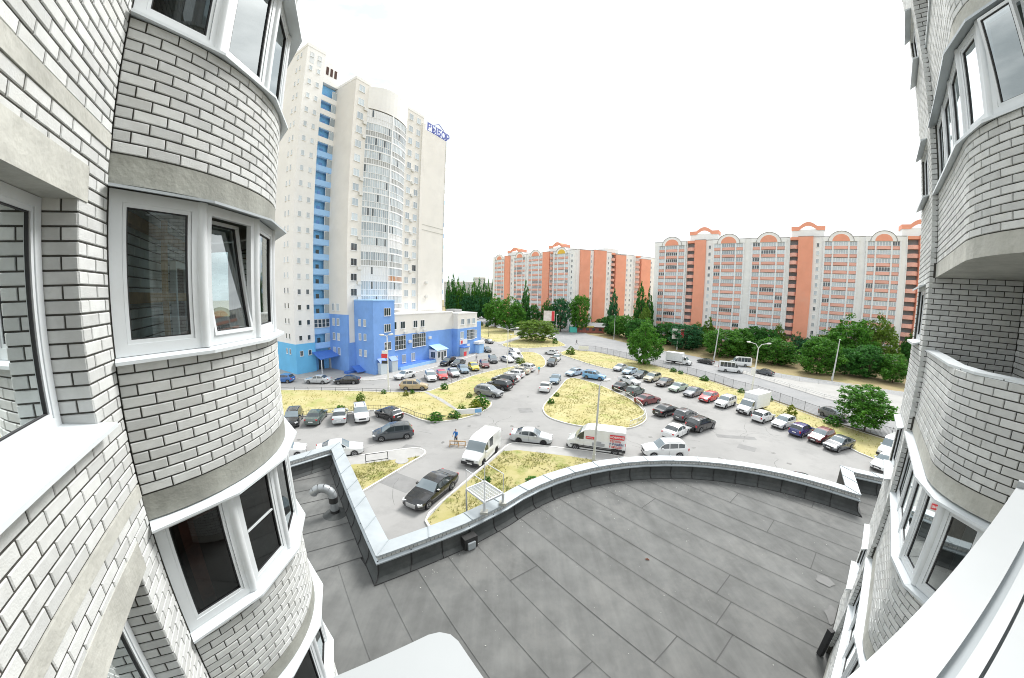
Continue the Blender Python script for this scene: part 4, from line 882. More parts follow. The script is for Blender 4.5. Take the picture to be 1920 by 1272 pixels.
    part('banner', 'frame_white', (39.6, 40.7, -12.72, -12.66, .8, 2.9)); part('side_porch', 'sky_blue', (43.2, 45.4, -14.2, -12.6, 0, 2.4)); part('side_porch_roof', 'frame_white', (42.6, 45.6, -14.4, -12.6, 2.6, 3.3))
tower()

# ------------------------------------------------------------------ salmon and white apartment blocks
mat('salmon', (.80, .35, .235), .9, var=.05, vscale=.25, stain=(.2, (.77, .40, .29), .6))
mat('coral', (.80, .44, .36), .9, isl=.10)
mat('pale_wall', (.84, .84, .83), .9, var=.05, vscale=.2, stain=(.12, (.77, .77, .755), .6))
mat('grey_wall', (.55, .56, .55), .9, var=.06, vscale=.2)  # plain grey walls of the far slab blocks
mat('yellow_arch', (.75, .50, .08), .9)
mat('loggia_shade', (.30, .33, .35), .9)  # shade of the balcony recess put into the back wall's colour
mat('coping', (.35, .34, .33), .7)
BW = {}
def band_mesh(w, n, pane, h=1.5):
    """glazed balcony window band: white frame with posts, pane behind"""
    key = (round(w, 1), n, pane)
    if key not in BW:
        m = MB(); m.box(-w / 2, w / 2, 0, .08, 0, .12, 0); m.box(-w / 2, w / 2, 0, .08, h - .12, h, 0)
        for i in range(n + 1): x = -w / 2 + .05 + (w - .1) * i / n; m.box(x - .07, x + .07, 0, .09, .12, h - .12, 0)
        m.quad((-w / 2, .03, .1), (-w / 2, .03, h - .1), (w / 2, .03, h - .1), (w / 2, .03, .1), 1)
        a = m.build('window_band', ['frame_white', pane]); BW[key] = a.data; bpy.data.objects.remove(a)
    return BW[key]
def bulge_mesh(key, w, h, d, matn):
    if key not in BW:
        m = MB(); N = 6
        pts = [(-w / 2 + w * i / N, d * sin(pi * i / N) + .02) for i in range(N + 1)] + [(w / 2, -.2), (-w / 2, -.2)]
        m.prism(pts, 0, h); a = m.build('panel', matn); recalc(a); BW[key] = a.data; bpy.data.objects.remove(a)
    return BW[key]
class Block:
    def __init__(s, name, label, A, d, zr, nfl, depth, top=39.1, cat='building'):
        s.A = Vector(A); s.d = Vector(d).normalized(); n = Vector((-s.d.y, s.d.x)); s.n = n if n.dot(-s.A) > 0 else -n
        s.zr = zr; s.nfl = nfl; s.depth = depth; s.top = top
        s.root = empty(name, (A[0], A[1], 0), label, cat, 'salmon and white apartment blocks'); s.r = random.Random(hash(label) % 1000 if False else len(label))
        s.rz = atan2(s.n.y, s.n.x) - pi / 2; s.sx = 1 if abs(cos(s.rz) * s.d.x + sin(s.rz) * s.d.y) > .5 and (cos(s.rz) * s.d.x + sin(s.rz) * s.d.y) > 0 else -1
    def T(s, a, v, z): p = s.A + s.d * a + s.n * v; return (p.x, p.y, z)
    def box(s, name, matn, a0, a1, v0, v1, z0, z1): m = MB(); m.box(a0, a1, v0, v1, z0, z1, T=s.T); o_ = m.build(name, matn, s.root); recalc(o_); return o_
    def wall(s, a0, a1, v=0.0, matn='pale_wall', zr=None):
        s.box('wall', matn, a0, a1, -s.depth, v, 0, zr or s.zr); s.box('roof_edge', 'coping', a0 - .05, a1 + .05, -s.depth, v + .1, (zr or s.zr), (zr or s.zr) + .25)
    def floors(s): return [s.top - 2.8 * i for i in range(s.nfl)]
    def bay(s, cols, arch='salmon'):
        a0, a1 = cols[0][0], cols[-1][1]
        for j, (c0, c1) in enumerate(cols):
            w = c1 - c0; mid = j == len(cols) // 2
            for i, z in enumerate(s.floors()):
                pn = s.r.choice(('pane_pale', 'pane_pale', 'pane_pale', 'pane_grey', 'pane_black'))
                if pn != 'pane_pale' and j and s.r.random() < .5: pn = s.lastp
                s.lastp = pn
                c = (c0 + c1) / 2; v = .85 if mid else .5
                if mid: inst('balcony_panel', bulge_mesh(('p', round(w, 1)), w, 1.02, .45, 'coral'), s.T(c, .5, z - 1.9), s.rz, s.root)
                else: m = None; inst('balcony_panel', bulge_mesh(('f', round(w, 1)), w, 1.02, .03, 'coral'), s.T(c, .5, z - 1.9), s.rz, s.root)
                inst('window_band', band_mesh(w, max(3, int(w / .75)), pn), s.T(c, .62 if mid else .45, z - .8), s.rz, s.root)
        for c in [a0 - .25] + [(cols[j][1] + cols[j + 1][0]) / 2 for j in range(len(cols) - 1)] + [a1 + .25]:
            s.box('bay_pier', 'frame_white', c - .25, c + .25, -.1, .75, 0, s.zr - 1.6)
        # arched crest
        ca = (cols[len(cols) // 2][0] + cols[len(cols) // 2][1]) / 2; R = (cols[len(cols) // 2][1] - cols[len(cols) // 2][0]) / 2 + .9
        s.box('frieze', 'pale_wall', a0 - .6, a1 + .6, -.1, .8, s.zr - 1.6, s.zr - .15)
        m = MB(); N = 14; zc = s.zr - 1.7
        ring = [(ca + (R + .8) * cos(pi * i / N), zc + (R + .8) * .88 * sin(pi * i / N)) for i in range(N + 1)]
        f = [s.T(a, .85, z) for a, z in ring]; b = [s.T(a, -1.5, z) for a, z in ring]
        m.add(f + b, [tuple(range(N + 1)), tuple(reversed(range(N + 1, 2 * N + 2)))] + [(i, i + 1, N + 2 + i, N + 1 + i) for i in range(N)]); recalc(m.build('arch_crest', 'pale_wall', s.root))
        m = MB(); ring = [(ca + (R - .5) * cos(pi * i / N), zc + .1 + (R - .5) * .88 * sin(pi * i / N)) for i in range(N + 1)]
        f = [s.T(a, .95, z) for a, z in ring]; b = [s.T(a, .8, z) for a, z in ring]
        m.add(f + b, [tuple(range(N + 1))] + [(i, i + 1, N + 2 + i, N + 1 + i) for i in range(N)]); recalc(m.build('arch_panel', arch, s.root))
        m = MB(); m.tube([s.T(ca + (R + .85) * cos(pi * i / N), .9, zc + (R + .85) * .88 * sin(pi * i / N)) for i in range(N + 1)], .13, 5); m.build('arch_trim', 'coping', s.root)
    def loggia(s, a0, a1, v=.6, matn='coral'):
        w = a1 - a0
        s.box('loggia_back', 'loggia_shade', a0, a1, -1.5, -1.3, 0, s.zr); s.box('loggia_side', 'pale_wall', a0 - .2, a0, -1.5, .3, 0, s.zr)
        for z in s.floors(): inst('loggia_parapet', bulge_mesh(('l', round(w, 1)), w, 1.35, 1.0, matn), s.T((a0 + a1) / 2, .1, z - 1.75), s.rz, s.root)
        s.box('loggia_head', 'salmon', a0, a1, -1.4, .4, s.zr - .9, s.zr + .1)
    def pilaster(s, a0, a1, v=.9, zr=None): s.box('salmon_wall', 'salmon', a0, a1, -s.depth, v, 0, (zr or s.zr) + .15); s.box('roof_edge', 'coping', a0 - .05, a1 + .05, -s.depth, v + .06, (zr or s.zr) + .15, (zr or s.zr) + .35)
    def strip(s, a, v=0.0, w=.9):
        for z in s.floors(): win(s.root, s.T(a, v, z - 1.1), s.rz, w, 1.4, 2, 1, s.r.choice(('pane_grey', 'pane_pale', 'pane_black')))
    def penthouse(s, a0, a1, z1, v=-2.5):
        s.box('penthouse_wall', 'pale_wall', a0, a1, -s.depth + 2, v, s.zr - 1, z1 - 1.8); N = 12
        m = MB(); c = (a0 + a1) / 2; prof = [(a0 - .2, z1 - .7)] + [(a0 + (a1 - a0) * (.22 + .56 * i / N), z1 - .7 + 1.6 * sin(pi * i / N)) for i in range(N + 1)] + [(a1 + .2, z1 - .7)]
        low = [(a, z - 1.5) for a, z in prof]; n_ = len(prof)
        f = [s.T(a, v + .2, z) for a, z in prof] + [s.T(a, v + .2, z) for a, z in low]; b = [s.T(a, v - 4, z) for a, z in prof] + [s.T(a, v - 4, z) for a, z in low]
        m.add(f + b, [(i, i + 1, n_ + i + 1, n_ + i) for i in range(n_ - 1)] + [(i, 2 * n_ + i, 2 * n_ + i + 1, i + 1) for i in range(n_ - 1)] + [(0, n_, 3 * n_, 2 * n_), (n_ - 1, 3 * n_ - 1, 4 * n_ - 1, 2 * n_ - 1)]); recalc(m.build('penthouse_crown', 'salmon', s.root))
def bay_cols(a0, a1): w = a1 - a0; return [(a0, a0 + w * .23), (a0 + w * .27, a0 + w * .73), (a0 + w * .77, a1)]
d1 = (66.0, -63.6)
b = Block('apartment_block', 'long salmon and white apartment block with arched gables on the right', (61.6, 143.6), d1, 41.5, 14, 13)
for a0, a1 in ((0, 14.1), (21.8, 52.4), (60.2, 89.0)): b.wall(a0, a1)
b.wall(14.1, 21.8, -1.5); b.wall(52.4, 60.2, -1.5); b.wall(89.0, 97, -1.5)
for a0, a1 in ((2.3, 13.2), (25.2, 36.1), (39.6, 50.8), (64, 74.1), (77.3, 86.9)): b.bay(bay_cols(a0, a1))
for a0, a1, e in ((14.3, 17.4, 21.8), (52.6, 55.3, 60.2), (89.2, 92.6, 97)): b.loggia(a0, a1); b.pilaster(a1, e)
for a in (23.3, 61.8): b.strip(a)
for a0, a1 in ((14.6, 26), (53, 64), (88, 99)): b.penthouse(a0, a1, 46.6)
d2 = (.688, -.726)
b = Block('apartment_block', 'farther salmon and white block with one yellow arched gable behind the trees', (-11.6, 217.7), d2, 41.0, 14, 13, top=38.6)
for a0, a1 in ((-2.6, 9.2), (13.8, 43.8), (47.8, 62)): b.wall(a0, a1)
b.wall(9.2, 13.8, -1.0); b.wall(43.8, 47.8, -1.0)
b.bay(bay_cols(0, 8.4)); b.bay(bay_cols(18.0, 27.0)); b.bay(bay_cols(30.0, 40.5)); b.bay(bay_cols(49.3, 58.6), 'yellow_arch')
b.pilaster(9.4, 13.8); b.pilaster(40.8, 45.6); b.loggia(46.0, 47.6); b.strip(60.5); b.strip(15.2)
b.penthouse(8.5, 21, 45.6); b.penthouse(42.5, 54, 45.6)
d3 = (.94, .34)
b = Block('apartment_block', 'salmon block with broad blank salmon walls and stacked open balconies beside the poplars', (31.5, 173.5), d3, 41.5, 14, 12, top=39)
b.wall(1.0, 23); b.wall(23, 30, -1.5); b.wall(30, 56, -1.0)
b.pilaster(2.9, 8.8, zr=41.2); b.pilaster(11.4, 19.0, zr=41.8); b.strip(10.0, w=.8); b.strip(21.0, w=.8); b.loggia(22.6, 25.2); b.pilaster(25.4, 32.3, zr=40.6); b.strip(34.5, -1.0); b.strip(37.2, -1.0); b.loggia(39.4, 43.0); b.pilaster(43.4, 50.4, zr=39.8); b.strip(52.5, -1.0)
b.box('roof_house', 'pale_wall', 19.5, 29, -9, -2, 41, 44)
# pale slab blocks far away on the left
for i, (px, w, h, D_) in enumerate(((-78, 60, 38, 520), (-50, 16, 44, 500), (-28, 60, 37, 510))):
    root = empty('far_block', (px, D_, 0), ('long pale slab block on the far skyline at the left', 'narrow taller pale block on the far skyline', 'pale slab block on the far skyline next to the salmon block')[i], 'building', 'pale far blocks')
    m = MB(); m.box(px - w / 2, px + w / 2, D_, D_ + 14, 0, h); m.build('wall', 'grey_wall', root)
    m = MB(); m.box(px - w / 2 - .2, px + w / 2 + .2, D_ - .2, D_ + 14, h, h + .8); m.build('roof', 'pale_wall', root)
    g = MB()
    for k in range(int(h / 3)):
        for j in range(int(w / 4)): x = px - w / 2 + 2 + j * 4; g.box(x - .9, x + .9, D_ - .08, D_, 2 + 3 * k, 3.5 + 3 * k)
    tag(g.build('windows', 'pane_grey', root), kind='stuff')

# ------------------------------------------------------------------ vehicles
def paint(name, c, rough=.22, metal=.0): mat(name, c, rough, metal, coat=1.0, var=.05, vscale=1.5, stain=(1.3, tuple(min(1, x * .85 + .025) for x in c), .25))
for n_, c_ in dict(white=(.72, .73, .73), silver=(.48, .50, .51), grey=(.19, .20, .215), dark_grey=(.065, .075, .085), black=(.007, .008, .010), red=(.62, .05, .05), maroon=(.16, .02, .025), blue=(.03, .13, .38), navy=(.03, .04, .17), light_blue=(.16, .38, .62), gold=(.46, .36, .21), beige=(.52, .48, .36), pale_green=(.42, .52, .42), dark_green=(.07, .10, .09), yellow=(.75, .58, .03), steel_blue=(.17, .25, .32), brown=(.09, .07, .06), pale_blue=(.42, .55, .68)).items(): paint('paint_' + n_, c_)
mat('car_glass', (.035, .045, .05), .04, spec=1.0)
mat('car_glass_pale', (.16, .20, .22), .05, spec=1.0)
mat('tyre', (.022, .022, .024), .9)
mat('rim', (.50, .51, .52), .3, metal=.7)
mat('rim_black', (.05, .05, .055), .4, metal=.3)
mat('black_plastic', (.03, .03, .032), .6)
mat('headlight', (.62, .64, .64), .1, spec=.9)
mat('taillight', (.45, .02, .025), .2, spec=.8)
mat('plate', (.75, .75, .74), .5)
mat('chrome', (.60, .61, .62), .15, metal=.9)
mat('cargo_white', (.74, .75, .75), .5, var=.04)
def interp(tab, x):
    if x <= tab[0][0]: return tab[0][1]
    for (a, b), (c, d) in zip(tab[:-1], tab[1:]):
        if x <= c: t = (x - a) / (c - a); t = t * t * (3 - 2 * t) * .35 + t * .65; return b + (d - b) * t
    return tab[-1][1]
# x runs from the nose (0) to the tail (L); top: upper outline, belt: shoulder line, glass: ranges of windscreen, side windows, rear window
CAR = {
 'sedan': dict(L=4.55, W=1.76, wb=2.66, fo=.88, r=.315, top=[(0, .62), (.06, .70), (.5, .82), (1.18, .93), (1.28, .96), (2.0, 1.41), (2.35, 1.455), (2.9, 1.45), (3.25, 1.38), (3.95, 1.06), (4.1, 1.03), (4.42, 1.0), (4.55, .80)], belt=[(0, .60), (.1, .66), (1.2, .88), (2.5, .93), (3.8, .98), (4.45, .93), (4.55, .75)], ws=(1.32, 2.0), sw=[(1.62, 2.42), (2.50, 3.25), (3.29, 3.52)], rw=(3.28, 3.93)),
 'hatch': dict(L=4.1, W=1.76, wb=2.55, fo=.82, r=.31, top=[(0, .64), (.06, .72), (.5, .86), (1.05, .96), (1.12, .99), (1.85, 1.45), (2.3, 1.51), (3.2, 1.48), (3.55, 1.42), (3.95, 1.02), (4.05, .95), (4.1, .75)], belt=[(0, .62), (.1, .68), (1.1, .92), (2.5, .97), (3.6, 1.03), (4.0, .92), (4.1, .72)], ws=(1.16, 1.85), sw=[(1.48, 2.3), (2.38, 3.08), (3.12, 3.42)], rw=(3.56, 3.95)),
 'suv': dict(L=4.6, W=1.86, wb=2.69, fo=.90, r=.36, top=[(0, .74), (.05, .84), (.4, .98), (1.15, 1.08), (1.22, 1.11), (1.95, 1.62), (2.4, 1.69), (3.6, 1.68), (4.1, 1.62), (4.5, 1.18), (4.57, 1.0), (4.6, .8)], belt=[(0, .72), (.1, .80), (1.2, 1.03), (2.6, 1.08), (4.2, 1.14), (4.5, 1.05), (4.6, .8)], ws=(1.27, 1.95), sw=[(1.58, 2.42), (2.50, 3.35), (3.42, 4.05)], rw=(4.12, 4.48)),
 'mpv': dict(L=4.4, W=1.80, wb=2.70, fo=.90, r=.32, top=[(0, .66), (.06, .75), (.45, .92), (.95, 1.05), (1.02, 1.08), (1.9, 1.57), (2.4, 1.64), (3.5, 1.62), (3.95, 1.55), (4.28, 1.08), (4.35, .95), (4.4, .75)], belt=[(0, .64), (.1, .72), (1.1, .98), (2.6, 1.02), (4.0, 1.08), (4.3, .95), (4.4, .75)], ws=(1.06, 1.9), sw=[(1.44, 2.3), (2.38, 3.25), (3.32, 3.85)], rw=(3.96, 4.26)),
 'limo': dict(L=5.13, W=1.95, wb=2.99, fo=.95, r=.35, top=[(0, .62), (.06, .70), (.6, .84), (1.5, .95), (1.62, .98), (2.35, 1.40), (2.8, 1.455), (3.3, 1.45), (3.7, 1.37), (4.45, 1.07), (4.6, 1.04), (4.98, 1.0), (5.13, .78)], belt=[(0, .60), (.1, .67), (1.5, .90), (2.9, .95), (4.3, 1.0), (5.0, .94), (5.13, .74)], ws=(1.66, 2.35), sw=[(1.98, 2.82), (2.90, 3.72), (3.76, 4.02)], rw=(3.74, 4.43)),
 'van': dict(L=5.4, W=1.98, wb=2.90, fo=1.0, r=.345, top=[(0, .72), (.05, .86), (.35, 1.05), (.85, 1.22), (.92, 1.26), (1.62, 1.98), (2.1, 2.20), (2.5, 2.24), (5.0, 2.24), (5.32, 2.15), (5.38, 1.2), (5.4, .7)], belt=[(0, .70), (.1, .82), (1.0, 1.16), (2.2, 1.22), (5.3, 1.22), (5.4, .7)], ws=(.95, 1.64), sw=[(1.28, 2.02), (2.25, 3.05)], rw=(5.33, 5.37), tall=.92),
 'boxer': dict(L=5.95, W=2.05, wb=4.03, fo=.95, r=.35, top=[(0, .80), (.05, .98), (.3, 1.15), (.62, 1.30), (.70, 1.34), (1.35, 2.05), (1.9, 2.42), (2.3, 2.50), (5.6, 2.50), (5.88, 2.44), (5.93, 1.2), (5.95, .7)], belt=[(0, .78), (.1, .95), (.8, 1.25), (2.2, 1.30), (5.9, 1.30), (5.95, .7)], ws=(.74, 1.40), sw=[(1.05, 1.72)], rw=(5.90, 5.92), tall=.93),
 'minibus': dict(L=5.6, W=2.0, wb=3.0, fo=.95, r=.345, top=[(0, .78), (.05, .92), (.35, 1.08), (.75, 1.22), (.82, 1.26), (1.45, 2.05), (1.9, 2.38), (2.3, 2.45), (5.3, 2.45), (5.52, 2.35), (5.58, 1.2), (5.6, .7)], belt=[(0, .76), (.1, .9), (1.0, 1.18), (2.2, 1.22), (5.5, 1.22), (5.6, .7)], ws=(.86, 1.5), sw=[(1.15, 1.85), (1.95, 2.75), (2.82, 3.6), (3.67, 4.4), (4.47, 5.2)], rw=(5.53, 5.57), tall=.92),
 'cab': dict(L=2.15, W=1.95, wb=2.5, fo=.9, r=.345, top=[(0, .75), (.05, .88), (.35, 1.05), (.78, 1.22), (.85, 1.26), (1.42, 1.95), (1.7, 2.08), (2.1, 2.08), (2.15, 1.9)], belt=[(0, .72), (.1, .84), (.9, 1.16), (2.15, 1.18)], ws=(.88, 1.44), sw=[(1.18, 1.88)], rw=None, tall=.92, wheels=[.9]),
}
PROTO = {}
def car_proto(kind):
    c = CAR[kind]; Lc, W_, r = c['L'], c['W'], c['r']; tall = c.get('tall', .75); wx = c.get('wheels', [c['fo'], c['fo'] + c['wb']]); zmax = max(z for _, z in c['top'])
    xs = {0, Lc, .03, Lc - .03, .12, Lc - .12}; xs |= {x for x, _ in c['top']} | {x for x, _ in c['belt']}
    for a, b in c['sw'] + [c['ws']] + ([c['rw']] if c['rw'] else []): xs |= {a, b}
    for w in wx: xs |= {w + (r + .07) * cos(pi * i / 8) for i in range(9)} | {w - r - .09, w + r + .09}
    x = 0
    while x < Lc: xs.add(round(x, 3)); x += .22
    xs = sorted(xs); xs = [x for i, x in enumerate(xs) if i == 0 or x - xs[i - 1] > .008]
    zb0 = .20 if kind not in ('suv',) else .26
    sec = []
    for x in xs:
        u = (x - Lc / 2) / (Lc / 2); tap = (.17 if u < 0 else .10) if tall < .9 else .07
        w = W_ / 2 * (1 - tap * abs(u) ** 4.5 - (.05 * abs(u) ** 20)); zt = interp(c['top'], x); zbe = min(interp(c['belt'], x), zt - .004); zb = zb0 + .14 * max(0, abs(u) - .86) / .14
        t = max(0, min(1, (zt - zbe) / (zmax - 1.0 if tall > .9 else zmax - .95)))
        wr = w * (.93 - (.93 - tall) * t) if t > .02 else w * .90
        a = 0
        for q in wx:
            d = abs(x - q)
            if d < r + .07: a = max(a, r + sqrt(max(0, (r + .07) ** 2 - d * d)))
        zm = zb + (zbe - zb) * .52
        P = [(0, zb), (w * .78, zb), (w * .965, max(zb + .05, a)), (w, max(zm, a + .01)), (w * .99, max(zbe - .10, a + .02)), (w * .955, zbe)]
        e = max(.012, (zt - zbe))
        s6 = min(.05, e * .25); s7 = max(e - .07, e * .6)
        def lerp(k): return (w * .955 + (wr - w * .955) * k, zbe + (zt - .03 * min(1, e / .1) - zbe) * k)
        P += [lerp(s6 / e), lerp(s7 / e), lerp(1), (wr * .62, zt - .004), (0, zt + (.012 if t > .3 else .02))]
        sec.append(P)
    n = len(sec[0]); half = n
    def V(i, k, side): y, z = sec[i][k]; return (Lc / 2 - xs[i], side * y, z)
    def rng(i, a, b): return a - 1e-4 <= xs[i] and xs[i + 1] <= b + 1e-4
    groups = {'body': [], 'windscreen': [], 'rear_window': [], 'sideL': [], 'sideR': []}
    for i in range(len(xs) - 1):
        for k in range(n - 1):
            for side in (1, -1):
                g = 'body'
                if k == 6 and any(rng(i, a, b) for a, b in c['sw']): g = 'sideL' if side > 0 else 'sideR'
                if k in (8, 9) and rng(i, *c['ws']): g = 'windscreen'
                if c['rw'] and k in (8, 9) and rng(i, *c['rw']): g = 'rear_window'
                q = [V(i, k, side), V(i + 1, k, side), V(i + 1, k + 1, side), V(i, k + 1, side)]
                groups[g].append(q if side < 0 else q[::-1])
    for i, fl in ((0, 1), (len(xs) - 1, 0)):
        for k in range(n - 1):
            for side in (1, -1):
                q = [V(i, k, side), V(i, k + 1, side), (V(i, k + 1, side)[0], 0, sec[i][k + 1][1]), (V(i, k, side)[0], 0, sec[i][k][1])]
                groups['body'].append(q)
    root = bpy.data.objects.new('car', None); parts = []
    def mk(name, quads, mats, smooth=True, parent=None):
        bm = bmesh.new()
        for q in quads: bm.faces.new([bm.verts.new(p) for p in q])
        bmesh.ops.remove_doubles(bm, verts=bm.verts, dist=.0015); bmesh.ops.dissolve_degenerate(bm, edges=bm.edges, dist=.001); bmesh.ops.recalc_face_normals(bm, faces=bm.faces)
        me = bpy.data.meshes.new(name); bm.to_mesh(me); bm.free(); me.materials.append(M[mats])
        me.polygons.foreach_set('use_smooth', [smooth] * len(me.polygons)); me.update(); me.set_sharp_from_angle(angle=radians(38))
        ob = bpy.data.objects.new(name, me); ob.parent = parent or root; parts.append(ob); return ob
    body = mk('body', groups['body'], 'paint_white')
    mk('windscreen', groups['windscreen'], 'car_glass_pale')
    if groups['rear_window']: mk('rear_window', groups['rear_window'], 'car_glass')
    mk('side_window', groups['sideL'], 'car_glass'); mk('side_window', groups['sideR'], 'car_glass')
    def solid(name, matn, boxes, rot=0, at=None):
        m = MB(); [m.box(*b) for b in boxes]
        me = bpy.data.meshes.new(name); me.from_pydata(m.v, [], m.f); me.materials.append(M[matn]); me.update(); ob = bpy.data.objects.new(name, me); ob.parent = root
        if at: ob.location = at; ob.rotation_euler = (0, 0, rot)
        parts.append(ob); return ob
    zh = interp(c['belt'], .12); F_ = Lc / 2; wf = W_ / 2 * .86
    for s in (1, -1): solid('headlight', 'headlight', [(-.17, .17, -.19, .19, -.06, .075)], -s * .62, (F_ - .22, s * wf * .80, zh - .03))
    zt_ = interp(c['belt'], Lc - .15)
    if kind != 'cab':
        tv = .22 if kind in ('suv', 'mpv', 'hatch', 'van', 'boxer', 'minibus') else .09
        for s in (1, -1): solid('tail_light', 'taillight', [(-.10, .07, -.14, .14, -tv, .05)], s * .42, (-F_ + .125, s * W_ / 2 * .74, zt_ - .05))
        solid('number_plate', 'plate', [(-F_ - .012, -F_ + .05, -.26, .26, .58, .70)])
    if kind == 'limo': solid('grille', 'chrome', [(F_ - .10, F_ + .016, -.45, .45, .32, .66)])
    else: solid('grille', 'black_plastic', [(F_ - .10, F_ + .004, -.42, .42, zh - .24, zh - .06)])
    solid('front_bumper_vent', 'black_plastic', [(F_ - .15, F_ + .006, -.58, .58, .26, .38)]); solid('number_plate', 'plate', [(F_ - .02, F_ + (.045 if tall > .9 else .014), -.26, .26, .40, .51)])
    for s in (1, -1): solid('door_mirror', 'paint_white', [(-.09, .09, -.10, .10, -.07, .08)], 0, (F_ - c['ws'][0] - .42, s * (W_ / 2 + .06), interp(c['belt'], c['ws'][0] + .4) + .06))
    if kind in ('sedan', 'limo', 'hatch', 'mpv', 'suv'):
        solid('sill_trim', 'black_plastic', [(-c['wb'] / 2 + F_ - c['fo'] - c['wb'] / 2 + r + .1, F_ - c['fo'] - r - .1, -W_ / 2 * .97, W_ / 2 * .97, zb0 - .01, zb0 + .05)])
        solid('rear_bumper_vent', 'black_plastic', [(-F_ - .004, -F_ + .15, -.6, .6, zb0 + .06, zb0 + .16)])
    if kind in ('van', 'boxer', 'minibus', 'cab'):
        solid('front_bumper', 'black_plastic', [(F_ - .30, F_ + .03, -W_ / 2 * .90, W_ / 2 * .90, .28, .56)])
        solid('side_trim', 'black_plastic', [(-F_ + .3, F_ - .4, -W_ / 2 * 1.006, W_ / 2 * 1.006, .60, .68)]) if kind == 'boxer' else None
    if kind == 'suv':
        for s in (1, -1): solid('roof_rail', 'chrome', [(-1.5, .2, s * .56 - .02, s * .56 + .02, 1.685, 1.735)])
    for s in (1, -1): solid('door_seam', 'black_plastic', [(F_ - c['sw'][0][1] - .05, F_ - c['sw'][0][1] - .035, min(s * W_ / 2 * 1.002, s * W_ / 2 * .9), max(s * W_ / 2 * 1.002, s * W_ / 2 * .9), .40, .86)])
    # wheels
    def lathe(prof, nseg, name, matn):
        m = MB(); v = []; f = []
        for k in range(nseg):
            a = 2 * pi * k / nseg
            for rr, y in prof: v.append((rr * cos(a), y, rr * sin(a)))
        P = len(prof)
        for k in range(nseg):
            for j in range(P - 1): f.append((k * P + j, ((k + 1) % nseg) * P + j, ((k + 1) % nseg) * P + j + 1, k * P + j + 1))
        me = bpy.data.meshes.new(name); me.from_pydata(v, [], f); me.materials.append(M[matn]); me.polygons.foreach_set('use_smooth', [True] * len(me.polygons)); me.update(); me.set_sharp_from_angle(angle=radians(35)); return me
    ty = lathe([(r * .62, .02), (r * .66, .105), (r * .92, .112), (r, .085), (r, -.085), (r * .92, -.11), (r * .5, -.11)], 20, 'tyre', 'tyre')
    rm = MB(); R2 = r * .64
    rm.tube([(0, .06, 0), (0, .075, 0)], R2 * .24, 8)
    for k in range(6): a = 2 * pi * k / 6; rm.bar((0, .078, 0), (R2 * .98 * cos(a), .095, R2 * .98 * sin(a)), .075, .02)
    for k in range(18):
        a0, a1 = 2 * pi * k / 18, 2 * pi * (k + 1) / 18
        rm.quad(*[(q * cos(t), y, q * sin(t)) for q, t, y in ((R2 * .86, a0, .10), (R2 * 1.03, a0, .108), (R2 * 1.03, a1, .108), (R2 * .86, a1, .10))])
    rme = bpy.data.meshes.new('rim'); rme.from_pydata(rm.v, [], rm.f); rme.materials.append(M['rim']); rme.update()
    bk = MB(); bk.tube([(0, .02, 0), (0, .03, 0)], R2, 14); bme = bpy.data.meshes.new('brake_disc'); bme.from_pydata(bk.v, [], bk.f); bme.materials.append(M['rim_black']); bme.update()
    for q in wx:
        for s in (1, -1):
            w = bpy.data.objects.new('wheel', ty); w.parent = root; w.location = (F_ - q, s * (W_ / 2 - .115), r); w.rotation_euler = (0, 0, 0 if s > 0 else pi); parts.append(w)
            for nm, me in (('rim', rme), ('brake_disc', bme)): o_ = bpy.data.objects.new(nm, me); o_.parent = w; parts.append(o_)
    PROTO[kind] = root
    for o_ in parts: KIDS.setdefault(o_.parent, []).append(o_)
    return root
def clone(ob, parent, col, rim):
    c = ob.copy(); COL.objects.link(c); c.parent = parent
    if c.name.split('.')[0] in ('body', 'door_mirror') and c.material_slots: c.material_slots[0].link = 'OBJECT'; c.material_slots[0].material = M['paint_' + col]
    if c.name.startswith('rim') and rim: c.material_slots[0].link = 'OBJECT'; c.material_slots[0].material = M[rim]
    for ch in KIDS.get(ob, []): clone(ch, c, col, rim)
    return c
KIDS = {}
def car(kind, col, label, F, R, cat=None, group=None, rim=None, wheels=None, name=None, sc_=1.0):
    if kind not in PROTO:
        car_proto(kind)
    F = Vector(F); R = Vector(R); d = (F - R).normalized(); C = (F + R) / 2; k = CAR[kind]
    if wheels:      # F and R are the ground contacts of the near-side wheels
        n = Vector((-d.y, d.x)) * (1 if wheels == 'L' else -1); C = C - n * (k['W'] / 2 - .1) + d * (k['fo'] + k['wb'] / 2 - k['L'] / 2) * 1.0
        C = (F + R) / 2 - n * (k['W'] / 2 - .1) - d * (k['L'] / 2 - k['fo'] - k['wb'] / 2)
    nm = name or ('car' if group in (GR, GD) and kind not in ('van', 'boxer', 'minibus', 'cab') else None) or {'sedan': 'parked_car', 'hatch': 'parked_car', 'suv': 'parked_car', 'mpv': 'parked_car', 'limo': 'parked_car', 'van': 'van', 'boxer': 'delivery_van', 'minibus': 'minibus', 'cab': 'box_truck'}[kind]
    e = empty(nm, (C.x, C.y, .005), label, cat or {'van': 'van', 'boxer': 'van', 'minibus': 'minibus', 'cab': 'truck'}.get(kind, 'car'), group, atan2(d.y, d.x)); e.scale = (sc_,) * 3
    for ch in KIDS[PROTO[kind]]: clone(ch, e, col, rim)
    return e
def local_part(e, name, mats, fn):
    """a part built straight in the vehicle's own coordinates"""
    m = MB(); fn(m); me = bpy.data.meshes.new(name); me.from_pydata(m.v, [], m.f); [me.materials.append(M[x]) for x in mats]; me.polygons.foreach_set('material_index', m.m); me.update()
    ob = bpy.data.objects.new(name, me); link(ob, e); return ob
mat('ad_red', (.62, .04, .05), .5); mat('ad_navy', (.03, .04, .16), .5); mat('ad_grey', (.35, .36, .38), .5)
